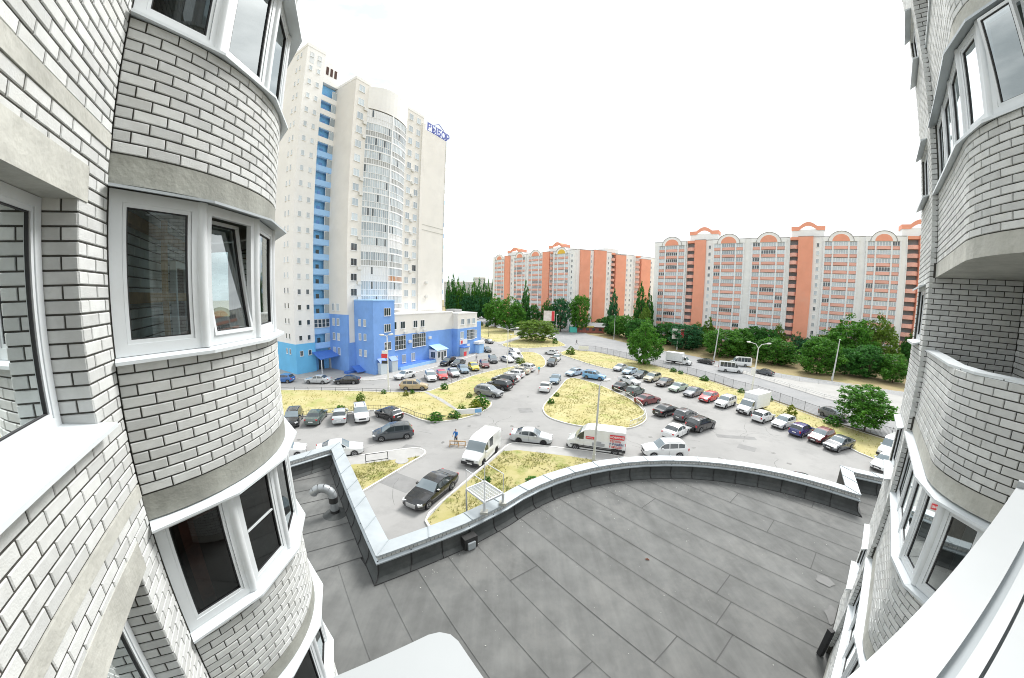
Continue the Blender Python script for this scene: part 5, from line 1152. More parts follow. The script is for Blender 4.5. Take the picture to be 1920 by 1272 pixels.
G_ = 'vehicles parked round the lot'; GR = 'vehicles on the main road'; GD = 'cars driving through the lot'
CARS = [
 ('hatch', 'blue', 'blue hatchback at the kerb by the cyan tower base', (-42.25, 52.38), (-39.39, 52.72), 'L', G_),
 ('sedan', 'silver', 'silver sedan between the blue hatchback and a black sedan on the tower street', (-35.61, 53.17), (-32.95, 53.51), 'L', G_),
 ('sedan', 'black', 'black sedan parked on the tower street under the blue canopy', (-30.03, 53.80), (-27.54, 54.44), 'L', G_),
 ('sedan', 'white', 'white sedan standing by the blue ramp of the tower', (-20.10, 58.68), (-18.54, 61.17), 'L', G_),
 ('suv', 'gold', 'gold off-roader against the low rail of the long lawn', (-14.53, 52.44), (-17.18, 52.03), 'R', G_),
 ('mpv', 'white', 'white people carrier beside the gold off-roader', (-13.26, 56.03), (-16.65, 63.71), None, G_),
 ('hatch', 'red', 'bright red hatchback next to the white people carrier below the tower porch', (-11.86, 58.47), (-14.47, 64.51), None, G_),
 ('sedan', 'silver', 'silver sedan just right of the bright red hatchback by the tower', (-10.05, 61.14), (-12.73, 66.70), None, G_),
 ('sedan', 'steel_blue', 'slate blue sedan between a silver sedan and a yellow hatchback', (-8.61, 63.94), (-11.36, 70.57), None, G_),
 ('hatch', 'yellow', 'small yellow hatchback in the angled row by the tower', (-6.93, 67.00), (-9.18, 72.58), None, G_),
 ('hatch', 'maroon', 'dark red hatchback beside the yellow one in the angled row', (-5.06, 69.81), (-7.00, 75.90), None, G_),
 ('suv', 'dark_grey', 'dark grey off-roader at the lamp post with three arms', (-3.30, 73.37), (-5.70, 83.65), None, G_),
 ('sedan', 'white', 'nearest of three white cars behind the three-armed lamp post', (0.39, 77.52), (-2.51, 81.54), None, G_),
 ('sedan', 'white', 'middle one of three white cars behind the three-armed lamp post', (1.73, 82.47), (-0.87, 86.69), None, G_),
 ('hatch', 'white', 'farthest of three white cars behind the three-armed lamp post', (1.86, 90.41), (-0.36, 93.68), None, G_),
 ('sedan', 'black', 'black sedan by pedestrians at the end of the blue annex', (-5.40, 89.76), (-8.80, 98.21), None, G_),
 ('sedan', 'black', 'black sedan alone beside the upper yellow lawn', (-6.05, 108.38), (-9.54, 114.35), None, G_),
 ('suv', 'black', 'black off-roader outside the tower shop porch', (-15.68, 70.49), (-12.90, 76.96), None, G_),
 ('sedan', 'dark_grey', 'dark sedan half hidden right of the black off-roader by the shop', (-13.07, 70.32), (-10.83, 76.62), None, G_),
 ('suv', 'grey', 'grey off-roader nearest the corner bushes of the long lawn', (-2.43, 49.52), (-5.16, 50.89), 'R', G_),
 ('suv', 'black', 'black off-roader with white bumper beside the grey off-roader', (-3.87, 56.49), (-0.05, 54.00), None, G_),
 ('suv', 'black', 'second black off-roader in the slanted middle row', (-3.33, 59.92), (0.87, 57.87), None, G_),
 ('sedan', 'white', 'white sedan half hidden behind the second black off-roader', (-2.55, 62.05), (1.47, 60.02), None, G_),
 ('hatch', 'white', 'white hatchback fifth in the slanted middle row', (-1.41, 65.05), (2.66, 63.02), None, G_),
 ('sedan', 'beige', 'beige sedan between white cars in the slanted middle row', (-0.38, 67.80), (3.63, 66.28), None, G_),
 ('suv', 'white', 'white off-roader last in the slanted middle row by a walker in turquoise', (1.09, 71.09), (4.75, 68.59), None, G_),
 ('suv', 'black', 'black off-roader driving towards the viewer on the centre lane', (8.05, 72.38), (11.02, 80.78), None, GD),
 ('hatch', 'white', 'white car close behind the black off-roader on the centre lane', (10.11, 78.66), (12.66, 86.89), None, GD),
 ('sedan', 'white', 'white sedan turning in at the far junction', (9.81, 92.42), (12.73, 90.61), None, GD),
 ('sedan', 'white', 'white sedan seen from behind beside the teardrop island', (6.70, 58.17), (5.20, 52.08), None, GD),
 ('sedan', 'steel_blue', 'slate blue sedan meeting the white sedan beside the teardrop island', (7.36, 57.31), (9.20, 64.02), None, GD),
 ('sedan', 'pale_blue', 'pale blue sedan at the tip of the teardrop island', (11.17, 65.07), (14.89, 68.47), None, G_),
 ('suv', 'light_blue', 'bright blue off-roader at the tip of the teardrop island', (18.04, 62.63), (14.65, 64.64), None, G_),
 ('sedan', 'silver', 'silver sedan, first at the far end of the fence row', (22.06, 69.98), (26.99, 74.81), None, G_),
 ('sedan', 'pale_blue', 'blue and silver sedan, second in the fence row', (22.94, 66.74), (28.22, 71.14), None, G_),
 ('sedan', 'dark_grey', 'dark grey sedan, third in the fence row', (24.42, 63.77), (29.36, 67.76), None, G_),
 ('suv', 'beige', 'beige off-roader, fourth in the fence row', (25.62, 60.80), (30.20, 64.17), None, G_),
 ('sedan', 'brown', 'dark brown sedan, fifth in the fence row', (26.39, 57.28), (31.76, 61.09), None, G_),
 ('sedan', 'pale_green', 'pale green sedan, sixth in the fence row', (27.42, 53.90), (32.49, 57.07), None, G_),
 ('sedan', 'grey', 'grey sedan left of the bright red car in the fence row', (28.56, 50.82), (33.77, 53.78), None, G_),
 ('hatch', 'red', 'bright red car in the fence row', (29.45, 47.72), (35.05, 50.74), None, G_),
 ('suv', 'white', 'white off-roader between the bright red car and the box lorry', (30.62, 44.73), (36.24, 47.78), None, G_),
 ('hatch', 'white', 'white hatchback backed in right of the box lorry', (37.50, 40.50), (32.76, 38.58), None, G_),
 ('hatch', 'white', 'white wedge-shaped hatchback beside a dark blue one in the fence row', (33.84, 36.07), (38.88, 37.87), None, G_),
 ('hatch', 'navy', 'dark blue hatchback showing its tail in the fence row', (39.32, 34.94), (34.27, 33.28), None, G_),
 ('hatch', 'maroon', 'wine red hatchback between dark blue and black cars in the fence row', (34.87, 31.03), (40.54, 32.66), None, G_),
 ('sedan', 'dark_grey', 'black sedan at the near end of the fence row', (35.23, 28.90), (40.80, 29.99), None, G_),
 ('sedan', 'white', 'white sedan standing across the aisle behind the railed black cars', (23.61, 58.37), (21.18, 62.34), None, G_),
 ('sedan', 'black', 'black sedan behind the railing of the teardrop island', (21.64, 57.77), (17.59, 54.34), None, G_),
 ('hatch', 'dark_green', 'dark green estate between a black and a wine red sedan', (23.19, 54.93), (18.67, 51.37), None, G_),
 ('sedan', 'maroon', 'wine red sedan by the railing of the teardrop island', (22.69, 48.02), (20.40, 46.97), 'R', G_),
 ('sedan', 'black', 'black sedan, first of three dark cars right of the teardrop island', (24.23, 44.33), (19.57, 41.81), None, G_),
 ('hatch', 'dark_grey', 'dark hatchback, middle one of three dark cars right of the teardrop island', (25.90, 42.39), (21.57, 39.79), None, G_),
 ('suv', 'black', 'black estate-like off-roader, last of three dark cars in mid lot', (25.55, 37.28), (23.21, 36.13), 'R', G_),
 ('sedan', 'white', 'white sedan tucked in front of three dark cars', (21.34, 35.87), (19.05, 34.23), 'R', G_),
 ('suv', 'white', 'white off-roader cut off by the curved roof coping', (13.57, 30.76), (18.16, 30.43), None, G_),
 ('sedan', 'dark_grey', 'dark car of which only the roof shows over the coping', (23.49, 23.40), (26.31, 21.80), None, G_),
 ('sedan', 'white', 'white sedan half hidden by the right brick wing', (36.49, 23.51), (41.25, 24.75), None, G_),
 ('suv', 'black', 'black off-roader facing the viewer at the left end of the near row', (-25.46, 33.44), (-27.44, 37.75), None, G_),
 ('sedan', 'dark_green', 'dark green sedan seen from behind in the near left row', (-24.57, 39.22), (-23.46, 34.66), None, G_),
 ('sedan', 'silver', 'silver sedan seen from behind in the near left row', (-22.25, 40.12), (-20.28, 35.67), None, G_),
 ('suv', 'white', 'white off-roader facing the viewer in the near left row', (-17.58, 36.53), (-20.21, 41.16), None, G_),
 ('hatch', 'black', 'black hatchback pulled in at an angle right of the near left row', (-16.94, 39.49), (-14.69, 38.14), 'L', G_),
 ('mpv', 'dark_grey', 'dark grey people carrier driving left in front of the near row', (-13.69, 32.39), (-11.11, 33.55), 'L', GD),
 ('sedan', 'white', 'white sedan partly hidden by the corner of the roof coping', (-14.99, 28.76), (-17.43, 27.65), 'R', G_),
 ('hatch', 'white', 'white car at the foot of the left brick wing', (-20.45, 28.18), (-23.14, 26.69), None, G_),
 ('limo', 'black', 'long glossy black limousine parked below the annex corner', (-5.89, 21.39), (-4.56, 24.30), 'L', G_),
 ('sedan', 'silver', 'silver white sedan on black wheels between two vans', (3.62, 33.14), (0.95, 33.68), 'R', G_),
 ('sedan', 'black', 'black sedan on the far lane under the concrete lamp post', (50.06, 82.91), (51.42, 80.40), 'L', GR),
 ('sedan', 'dark_grey', 'dark sedan behind the double-armed lamp post on the main road', (57.97, 69.84), (59.07, 67.03), 'L', GR),
 ('hatch', 'grey', 'grey hatchback on the near lane half hidden by the right tree', (47.30, 37.49), (46.64, 40.13), 'R', GR),
 ('sedan', 'blue', 'small blue car at the mouth of the side street', (19.46, 165.12), (22.30, 156.71), None, GR),
 ('sedan', 'white', 'white car half hidden by the round willow', (13.85, 130.74), (17.27, 124.74), None, GR),
 ('hatch', 'yellow', 'tiny yellow taxi far up the main road', (-31.92, 293.77), (-29.68, 309.55), None, GR),
 ('hatch', 'white', 'tiny white car far up the main road beyond the upper lawn', (-26.50, 224.42), (-23.29, 228.28), None, GR),
]
for kind, col, lab, F, R, wh, grp in CARS:
    car(kind, col, lab, F, R, group=grp, wheels=wh, rim='rim_black' if 'black wheels' in lab else None)
car('van', 'white', 'white panel van with dark windscreen beside the triangular lawn', (-2.42, 28.42), (-1.29, 31.33), group=G_, wheels='L', rim='rim_black')
car('van', 'white', 'white van mostly hidden by the right brick wing', (40.70, 25.71), (46.34, 27.05), group=G_)
e = car('boxer', 'white', 'white delivery van with red and blue advertising on its side', (6.89, 32.15), (10.65, 30.86), group=G_, wheels='L')
Y = 1.035
def board(m, x0, x1, z0, z1): m.box(x0, x1, 1.018, Y, z0, z1)
local_part(e, 'advert_panel', ['ad_red'], lambda m: board(m, -2.80, -1.35, 1.72, 2.18)); local_part(e, 'advert_panel', ['ad_red'], lambda m: board(m, .15, 1.05, 1.45, 1.72))
local_part(e, 'advert_picture', ['ad_grey'], lambda m: (m.box(-.9, .35, 1.018, Y, .78, 1.12), m.box(-.55, .0, 1.018, Y + .002, 1.12, 1.28)))
local_part(e, 'side_moulding', ['black_plastic'], lambda m: m.box(-2.9, 2.0, .99, 1.045, .42, .56)); local_part(e, 'rear_bumper', ['black_plastic'], lambda m: m.box(-3.02, -2.75, -1.0, 1.0, .35, .62))
for t, z, mt, s in (('MOBIFONE', 1.86, 'plate', .27), ('ТЕПЕРЬ', 1.40, 'ad_red', .30), ('В ВАШЕМ', 1.10, 'ad_navy', .30), ('ГОРОДЕ!', .80, 'ad_red', .30)): text_part(e, t, s, (-1.40 if z > 1.8 else -1.36, Y + .004, z), (pi / 2, 0, pi), mt, bold=.006)
text_part(e, 'MOBIFONE', .14, (.98, Y + .004, 1.54), (pi / 2, 0, pi), 'plate')
def bus(label, F, R, wh):
    e = car('minibus', 'white', label, F, R, group=GR, wheels=wh); return e
bus('white minibus on the near side of the two on the main road', (53.38, 69.66), (50.04, 71.62), 'R'); bus('white minibus partly hidden behind another on the main road', (57.51, 80.30), (62.81, 77.94), None)
def truck(label, F, R, wh, grp, box_l=4.2, box_h=2.9):
    e = car('cab', 'white', label, F, R, group=grp, wheels=wh); F_ = CAR['cab']['L'] / 2
    local_part(e, 'cargo_box', ['cargo_white'], lambda m: m.box(F_ - 2.25 - box_l, F_ - 2.22, -1.08, 1.08, .78, box_h))
    local_part(e, 'cargo_door_rail', ['grey_metal'], lambda m: (m.box(F_ - 2.27 - box_l, F_ - 2.25 - box_l, -1.08, -1.0, .78, box_h), m.box(F_ - 2.27 - box_l, F_ - 2.25 - box_l, 1.0, 1.08, .78, box_h), m.box(F_ - 2.27 - box_l, F_ - 2.25 - box_l, -.03, .03, .78, box_h)))
    local_part(e, 'chassis', ['black_plastic'], lambda m: m.box(F_ - 2.25 - box_l, F_ - 2.0, -.4, .4, .45, .7)); local_part(e, 'side_guard', ['black_plastic'], lambda m: (m.box(F_ - 1.8 - box_l, F_ - 2.5, .95, 1.02, .5, .6), m.box(F_ - 1.8 - box_l, F_ - 2.5, -1.02, -.95, .5, .6)))
    for w in KIDS[PROTO['cab']]:
        if w.name.startswith('wheel'): c = clone(w, e, 'white', None); c.location.x -= box_l - .55
truck('white box lorry parked nose-out in the fence row', (31.11, 41.11), (37.50, 43.95), None, G_); truck('white box lorry driving on the main road behind the tall tree', (44.14, 79.00), (42.62, 80.37), 'R', GR)

# ------------------------------------------------------------------ trees and shrubs
mat('bark', (.13, .10, .07), .95, var=.3, vscale=6)
def leafmat(name, c, c2):
    m = mat(name, c, .6, col2=c2, vscale=.9, isl=.35, spec=.25); t = m.node_tree; p = t.nodes['Principled BSDF']
    tr = nd(t, 'ShaderNodeBsdfTranslucent'); mi = nd(t, 'ShaderNodeMixShader'); mi.inputs[0].default_value = .38; o_ = [n for n in t.nodes if n.type == 'OUTPUT_MATERIAL'][0]
    src = p.inputs['Base Color'].links[0].from_socket; t.links.new(src, tr.inputs[0]); t.links.new(p.outputs[0], mi.inputs[1]); t.links.new(tr.outputs[0], mi.inputs[2]); t.links.new(mi.outputs[0], o_.inputs[0])
leafmat('leaf_dark', (.04, .16, .038), (.09, .29, .045)); leafmat('leaf_mid', (.05, .19, .025), (.13, .33, .035)); leafmat('leaf_light', (.12, .24, .04), (.23, .35, .05)); leafmat('leaf_blue', (.035, .155, .07), (.075, .25, .09)); leafmat('leaf_yellow', (.20, .27, .03), (.34, .36, .04))
def crown_mesh(seed, shape, n_cl, n_lf, leaf, matn):
    """leaf-sized faces gathered in clumps through a crown of unit height and unit width (base at z = 0)"""
    r = random.Random(seed); m = MB(); cl = []
    while len(cl) < n_cl:
        x, y, z = r.uniform(-.5, .5), r.uniform(-.5, .5), r.uniform(.02, 1)
        rad = hypot(x, y) * 2
        lob = 1 + .50 * noise.noise(Vector((x * 3.2, y * 3.2, z * 3 + seed))) + .25 * noise.noise(Vector((x * 8, y * 8, z * 7 + seed)))
        if shape == 'round': lim = max(0, 1 - abs((z - .50) / .52) ** 2.3) ** .5
        elif shape == 'tall': lim = min(1, .35 + 2.2 * z) * max(0, 1 - max(0, (z - .35) / .66) ** 1.8)
        elif shape == 'poplar': lim = min(1, .55 + 2.5 * z) * max(.03, 1 - max(0, (z - .3) / .71) ** 1.5)
        elif shape == 'spread': lim = max(0, 1 - abs((z - .45) / .58) ** 2.0) ** .5 * (.75 + .4 * noise.noise(Vector((x * 2, y * 2, seed))))
        else: lim = max(0, 1 - (z) ** 2.2) ** .5
        if rad > lim * lob: continue
        if rad < .45 * lim * lob and r.random() < .72 and z < .8: continue
        cl.append((x, y, z))
    for x, y, z in cl:
        s = r.uniform(.6, 1.35)
        for k in range(n_lf):
            th, ph = r.uniform(0, 6.283), math.acos(r.uniform(-1, 1)); d = r.random() ** .5 * .062 * s
            c = Vector((x + d * sin(ph) * cos(th), y + d * sin(ph) * sin(th), max(.0, z + d * cos(ph) * .8)))
            u = Vector((r.gauss(0, 1), r.gauss(0, 1), r.gauss(0, .5))).normalized(); nrm = Vector((c.x * .9 + r.gauss(0, .5), c.y * .9 + r.gauss(0, .5), .45 + r.gauss(0, .4))).normalized(); v = u.cross(nrm)
            if v.length < .1: continue
            v.normalize(); a = leaf * r.uniform(.6, 1.4); b = a * .55
            m.add([c - u * a, c - v * b * .9 + u * a * .1, c + u * a, c + v * b * .9 + u * a * .1], [(0, 1, 2, 3)])
    me = bpy.data.meshes.new('crown'); me.from_pydata(m.v, [], m.f); me.materials.append(M[matn]); me.update(); return me
CR = {}
def get_crown(shape, matn, v):
    key = (shape, matn, v)
    if key not in CR:
        n_cl, n_lf, leaf = {'round': (430, 24, .025), 'tall': (430, 24, .024), 'poplar': (380, 20, .032), 'spread': (480, 24, .023), 'bush': (130, 20, .05)}[shape]
        CR[key] = crown_mesh(11 * v + len(shape) * 7 + 3, shape, n_cl, n_lf, leaf, matn)
    return CR[key]
def tree(name, label, q, shape='round', leaf='leaf_dark', v=0, base=.12, group=None, cat='tree', grow=1.0):
    x, y, h, w = q; w *= 1.28 * grow; e = empty(name, (x, y, -.03), label, cat, group); r = random.Random(int(x * 31 + y * 17))
    cz = h * base
    if shape != 'bush':
        m = MB(); rt = max(.09, h * .017); pts = [(x + r.uniform(-.1, .1) * k, y + r.uniform(-.1, .1) * k, -.05 + h * .72 * k / 4) for k in range(5)]; pts[0] = (x, y, -.05)
        m.tube(pts, [rt * 1.25, rt, rt * .8, rt * .55, rt * .2], 8); m.build('trunk', 'bark', e, smooth=True)
        for k in range(5):
            a = r.uniform(0, 6.28); z0 = h * r.uniform(base + .08, .5); ln = w * .34; m = MB()
            m.tube([(x, y, z0), (x + ln * .5 * cos(a), y + ln * .5 * sin(a), z0 + ln * .45), (x + ln * cos(a), y + ln * sin(a), z0 + ln * (.7 if shape != 'poplar' else 1.6))], [rt * .5, rt * .32, rt * .1], 6); m.build('limb', 'bark', e, smooth=True)
    else:
        m = MB(); m.tube([(x, y, -.05), (x + .03, y, h * .45)], [.05, .02], 5); m.build('stem', 'bark', e)
    c = bpy.data.objects.new('crown', get_crown(shape, leaf, v)); link(c, e); c.location = (0, 0, cz); c.scale = (w, w * r.uniform(.9, 1.1), h - cz); c.rotation_euler = (0, 0, r.uniform(0, 6.28)); tag(c, kind='stuff') if False else None
    return e
GT = 'trees beyond the main road'; GP = 'poplars on the far left'; GS = 'shrubs on the lawns'
TREES = [
 ('broadleaf_tree', 'dark tall tree, left one of the pair above the upper lawn', (-8.95, 172.02, 17.51, 10.39), 'tall', 'leaf_mid', 0, .06, None),
 ('broadleaf_tree', 'dark tall tree, right one of the pair above the upper lawn', (-1.30, 152.01, 16.94, 10.64), 'tall', 'leaf_mid', 1, .06, None),
 ('willow_tree', 'round bright green willow on the far junction island', (8.30, 119.92, 7.71, 10.74), 'round', 'leaf_light', 0, .05, None),
 ('broadleaf_tree', 'tall dense tree on the fence line behind the parked cars', (32.86, 79.34, 11.35, 6.46), 'tall', 'leaf_mid', 2, .02, None),
 ('broadleaf_tree', 'spreading dark tree at the near end of the fence', (47.72, 33.57, 6.16, 6.46), 'spread', 'leaf_mid', 3, .16, None),
 ('poplar_tree', 'single tall poplar in front of the farther salmon block', (6.07, 159.88, 24.77, 3.81), 'poplar', 'leaf_dark', 0, .04, None),
 ('poplar_tree', 'poplar beside the red-walled kiosk', (46.75, 153.02, 21.19, 4.16), 'poplar', 'leaf_blue', 1, .04, None),
 ('poplar_tree', 'taller left poplar of the two at the edge of the right block', (54.76, 139.65, 24.16, 4.71), 'poplar', 'leaf_dark', 1, .04, None),
 ('poplar_tree', 'lower right poplar of the two at the edge of the right block', (57.87, 138.39, 22.24, 3.34), 'poplar', 'leaf_dark', 0, .04, None),
 ('broadleaf_tree', 'pale green tree in front of the two poplars at the right block', (53.81, 131.41, 15.20, 4.23), 'tall', 'leaf_light', 0, .05, None),
 ('broadleaf_tree', 'dark tree left of the blank salmon walls', (31.63, 156.84, 17.71, 8.24), 'round', 'leaf_mid', 1, .10, None),
 ('broadleaf_tree', 'small dark tree left of the billboard on the side street', (16.70, 159.13, 15.49, 6.32), 'tall', 'leaf_dark', 1, .08, None),
 ('broadleaf_tree', 'small bluish tree right of the billboard on the side street', (22.97, 158.34, 15.93, 6.54), 'round', 'leaf_blue', 0, .08, None),
 ('broadleaf_tree', 'dark bushy tree right of the single tall poplar', (10.13, 159.68, 12.77, 4.31), 'round', 'leaf_dark', 1, .06, None),
 ('broadleaf_tree', 'dark bushy tree left of the single tall poplar', (1.80, 164.99, 15.59, 5.76), 'tall', 'leaf_blue', 1, .06, None),
]
for i, (bx, w, lf, sh, z0) in enumerate((((45.97, 164.20, 6.92, 6.85), 0, 'leaf_dark', 'round', .04), ((46.11, 147.56, 8.88, 7.12), 0, 'leaf_dark', 'round', .04), ((47.84, 137.87, 9.46, 7.56), 0, 'leaf_mid', 'round', .04), ((59.00, 121.52, 8.12, 7.93), 0, 'leaf_dark', 'round', .05), ((59.44, 108.15, 8.77, 7.46), 0, 'leaf_blue', 'round', .06), ((66.68, 112.88, 9.21, 5.58), 0, 'leaf_mid', 'tall', .05), ((73.27, 116.50, 11.55, 3.85), 0, 'leaf_light', 'poplar', .04), ((64.32, 94.58, 8.37, 8.20), 0, 'leaf_mid', 'round', .07), ((71.32, 95.13, 8.70, 7.35), 0, 'leaf_mid', 'spread', .06), ((80.43, 100.03, 9.24, 6.76), 0, 'leaf_dark', 'round', .06), ((74.13, 82.78, 7.24, 7.95), 0, 'leaf_mid', 'spread', .08), ((91.26, 100.93, 10.63, 4.14), 0, 'leaf_light', 'tall', .04), ((87.80, 88.44, 9.03, 3.99), 0, 'leaf_blue', 'tall', .04), ((89.66, 84.90, 8.65, 4.16), 0, 'leaf_blue', 'tall', .04), ((76.36, 69.28, 9.16, 7.36), 0, 'leaf_mid', 'spread', .08), ((95.94, 76.68, 15.75, 9.69), 0, 'leaf_mid', 'tall', .04), ((108.01, 76.55, 16.35, 7.94), 0, 'leaf_light', 'tall', .04), ((85.13, 68.38, 6.78, 4.46), 0, 'leaf_dark', 'round', .06), ((88.34, 63.88, 8.00, 6.64), 0, 'leaf_dark', 'spread', .08), ((90.87, 59.07, 6.68, 5.64), 0, 'leaf_mid', 'spread', .14), ((123.64, 76.27, 11.56, 4.39), 0, 'leaf_dark', 'tall', .05), ((81.83, 95.90, 8.96, 5.54), 0, 'leaf_dark', 'round', .04), ((95.69, 81.57, 9.81, 5.24), 0, 'leaf_dark', 'tall', .04), ((62.54, 120.62, 6.89, 5.13), 0, 'leaf_dark', 'round', .04), ((49.68, 127.70, 8.82, 7.02), 0, 'leaf_dark', 'round', .04))):
    lab = ('dark round tree beside the kiosk, first of the row beyond the road', 'dark round tree, second of the row beyond the road', 'round tree behind the left flank of the fence-line tree', 'dark tree just left of the red and white billboard', 'bluish tree just right of the red and white billboard', 'mid green tree behind the bluish one by the billboard', 'thin pale birch rising before the arched bays', 'broad tree left of the leaning concrete lamp post', 'broad tree right of the leaning concrete lamp post', 'dark tree behind the double-armed lamp post', 'low spreading tree above the dark sedan on the road', 'thin pale tree before the loggias of the right block', 'bluish pointed tree below the salmon pilaster', 'pointed bluish tree right of the salmon pilaster foot', 'low spreading tree left of the far right lamp post', 'tallest tree of the row beyond the road', 'airy pale tall tree right of the tallest one', 'small dark tree right behind the far right lamp post', 'low dark tree under the tallest trees', 'spreading tree at the end of the row next to the brick wing', 'dark tree peeping past the right brick wing', 'dark tree filling the gap behind the low spreading tree', 'dark tree between the pilaster and the tallest tree', 'low dark tree behind the billboard post', 'dark round tree behind the right flank of the fence-line tree')[i]
    TREES.append(('broadleaf_tree', lab, bx, sh, lf, i % 3, z0, GT))
for nm, lab, q, sh, lf, v, b, g in TREES: tree(nm, lab, q, sh, lf, v, b * (.4 if g == GT else 1), g, grow=1.22 if g == GT else 1)
for i, q in enumerate(((-47.65, 245.42, 31.43, 3.52), (-44.18, 246.06, 31.90, 5.09), (-40.31, 246.73, 30.04, 5.89), (-36.42, 247.33, 27.00, 4.72), (-32.90, 247.83, 26.29, 3.15), (-28.97, 248.32, 29.52, 4.73), (-25.43, 248.70, 30.38, 5.53), (-21.49, 249.07, 28.91, 4.75), (-18.32, 249.33, 30.16, 3.17), (-15.55, 249.52, 29.05, 2.77), (-12.77, 249.67, 28.32, 3.57), (-9.20, 249.83, 28.41, 3.96))):
    tree('poplar_tree', 'poplar, number %s from the tower in the far left row' % ('one two three four five six seven eight nine ten eleven twelve'.split()[i]), q, 'poplar', ('leaf_dark', 'leaf_mid')[i % 3 > 1], i % 2, .03, GP)
for i, q in enumerate(((-44.18, 246.06, 17.85, 8.61), (-35.24, 247.50, 16.44, 9.44), (-27.01, 248.54, 16.99, 8.68), (-19.90, 249.21, 16.74, 7.91))):
    tree('broadleaf_tree', ('dark tree at the tower edge below the far poplars', 'dark tree under the gap in the far poplars', 'dark tree right of the gap under the far poplars', 'dark tree below the poplars nearest the tall pair')[i], q, 'round', 'leaf_blue', i % 2, .02, GP)
SH = [('large dark bush at the corner of the long lawn', (-4.03, 45.01, 1.95, 1.79), 'leaf_mid'), ('yellow green bush beside the large dark corner bush', (-4.75, 43.37, 1.66, 1.44), 'leaf_yellow'), ('small green bush behind the lawn banner', (-6.51, 42.97, 1.13, 0.93), 'leaf_light'), ('dark clipped bush left on the lawn rail', (-9.29, 39.43, 1.13, 1.59), 'leaf_mid'), ('dark clipped bush by the left end of the lawn banner', (-7.10, 40.45, 1.08, 1.22), 'leaf_mid'), ('small round sapling below the red hatchback by the tower', (-11.06, 53.58, 1.28, 0.97), 'leaf_mid'), ('small bush behind the grey off-roader', (-6.31, 49.34, 0.93, 0.73), 'leaf_light'), ('yellow bush below the gold off-roader', (-16.23, 49.13, 0.94, 0.73), 'leaf_yellow'), ('dark tuft right of the yellow bush under the gold off-roader', (-15.59, 50.41, 0.79, 0.67), 'leaf_mid'), ('lone bush in the middle of the long lawn', (-21.93, 45.41, 1.38, 0.99), 'leaf_light'), ('dark tuft at the foot of the tower lamp post', (-20.02, 49.69, 0.78, 0.75), 'leaf_mid'), ('low bush behind the near left row of cars', (-23.10, 41.28, 0.75, 1.06), 'leaf_mid'), ('round bush at the far end of the fence strip', (16.60, 92.43, 2.27, 2.24), 'leaf_light'), ('low bush by the fence behind the dark brown sedan', (36.62, 70.94, 1.10, 1.18), 'leaf_mid'), ('low bush by the fence right of the dark brown sedan', (37.36, 68.79, 0.95, 0.92), 'leaf_mid'), ('dark bush by the fence behind the grey sedan', (39.64, 62.88, 1.11, 1.59), 'leaf_mid'), ('low bush by the fence above the white off-roader', (41.64, 53.48, 0.98, 0.92), 'leaf_mid'), ('bush by the fence behind the box lorry', (43.48, 48.32, 1.09, 1.10), 'leaf_mid'), ('yellow green bush standing alone on the fence strip', (40.52, 40.16, 1.88, 1.37), 'leaf_yellow'), ('dark bush at the left foot of the spreading tree', (44.58, 36.21, 1.49, 1.76), 'leaf_mid'), ('bush on the left rim of the teardrop island', (5.98, 47.44, 0.98, 0.86), 'leaf_mid'), ('upper small bush on the left rim of the teardrop island', (7.35, 51.32, 0.70, 0.76), 'leaf_light'), ('bushy tuft at the tip of the long lawn', (2.03, 77.72, 1.41, 1.63), 'leaf_light'), ('tiny round tree nearest the tower on the upper lawn', (-25.58, 200.39, 2.57, 2.24), 'leaf_dark'), ('tiny round tree in the middle of the upper lawn edge', (-16.85, 179.69, 2.30, 1.72), 'leaf_dark'), ('tiny round tree farthest right on the upper lawn edge', (-12.96, 174.10, 2.79, 2.22), 'leaf_dark'), ('bush before the roof platform on the triangular lawn', (-1.81, 25.53, 0.66, 0.54), 'leaf_mid'), ('dark patch of weeds against the curved coping', (2.02, 25.71, 0.56, 0.99), 'leaf_mid'), ('small bush at the far corner of the junction island', (14.92, 114.06, 2.22, 1.47), 'leaf_mid'), ('grassy bush left of the roof platform on the triangular lawn', (-2.49, 24.57, 0.60, 0.48), 'leaf_light')]
for i, (lab, q, lf) in enumerate(SH): tree('shrub', lab, q, 'bush', lf, i % 3, 0.0, GS, 'shrub')

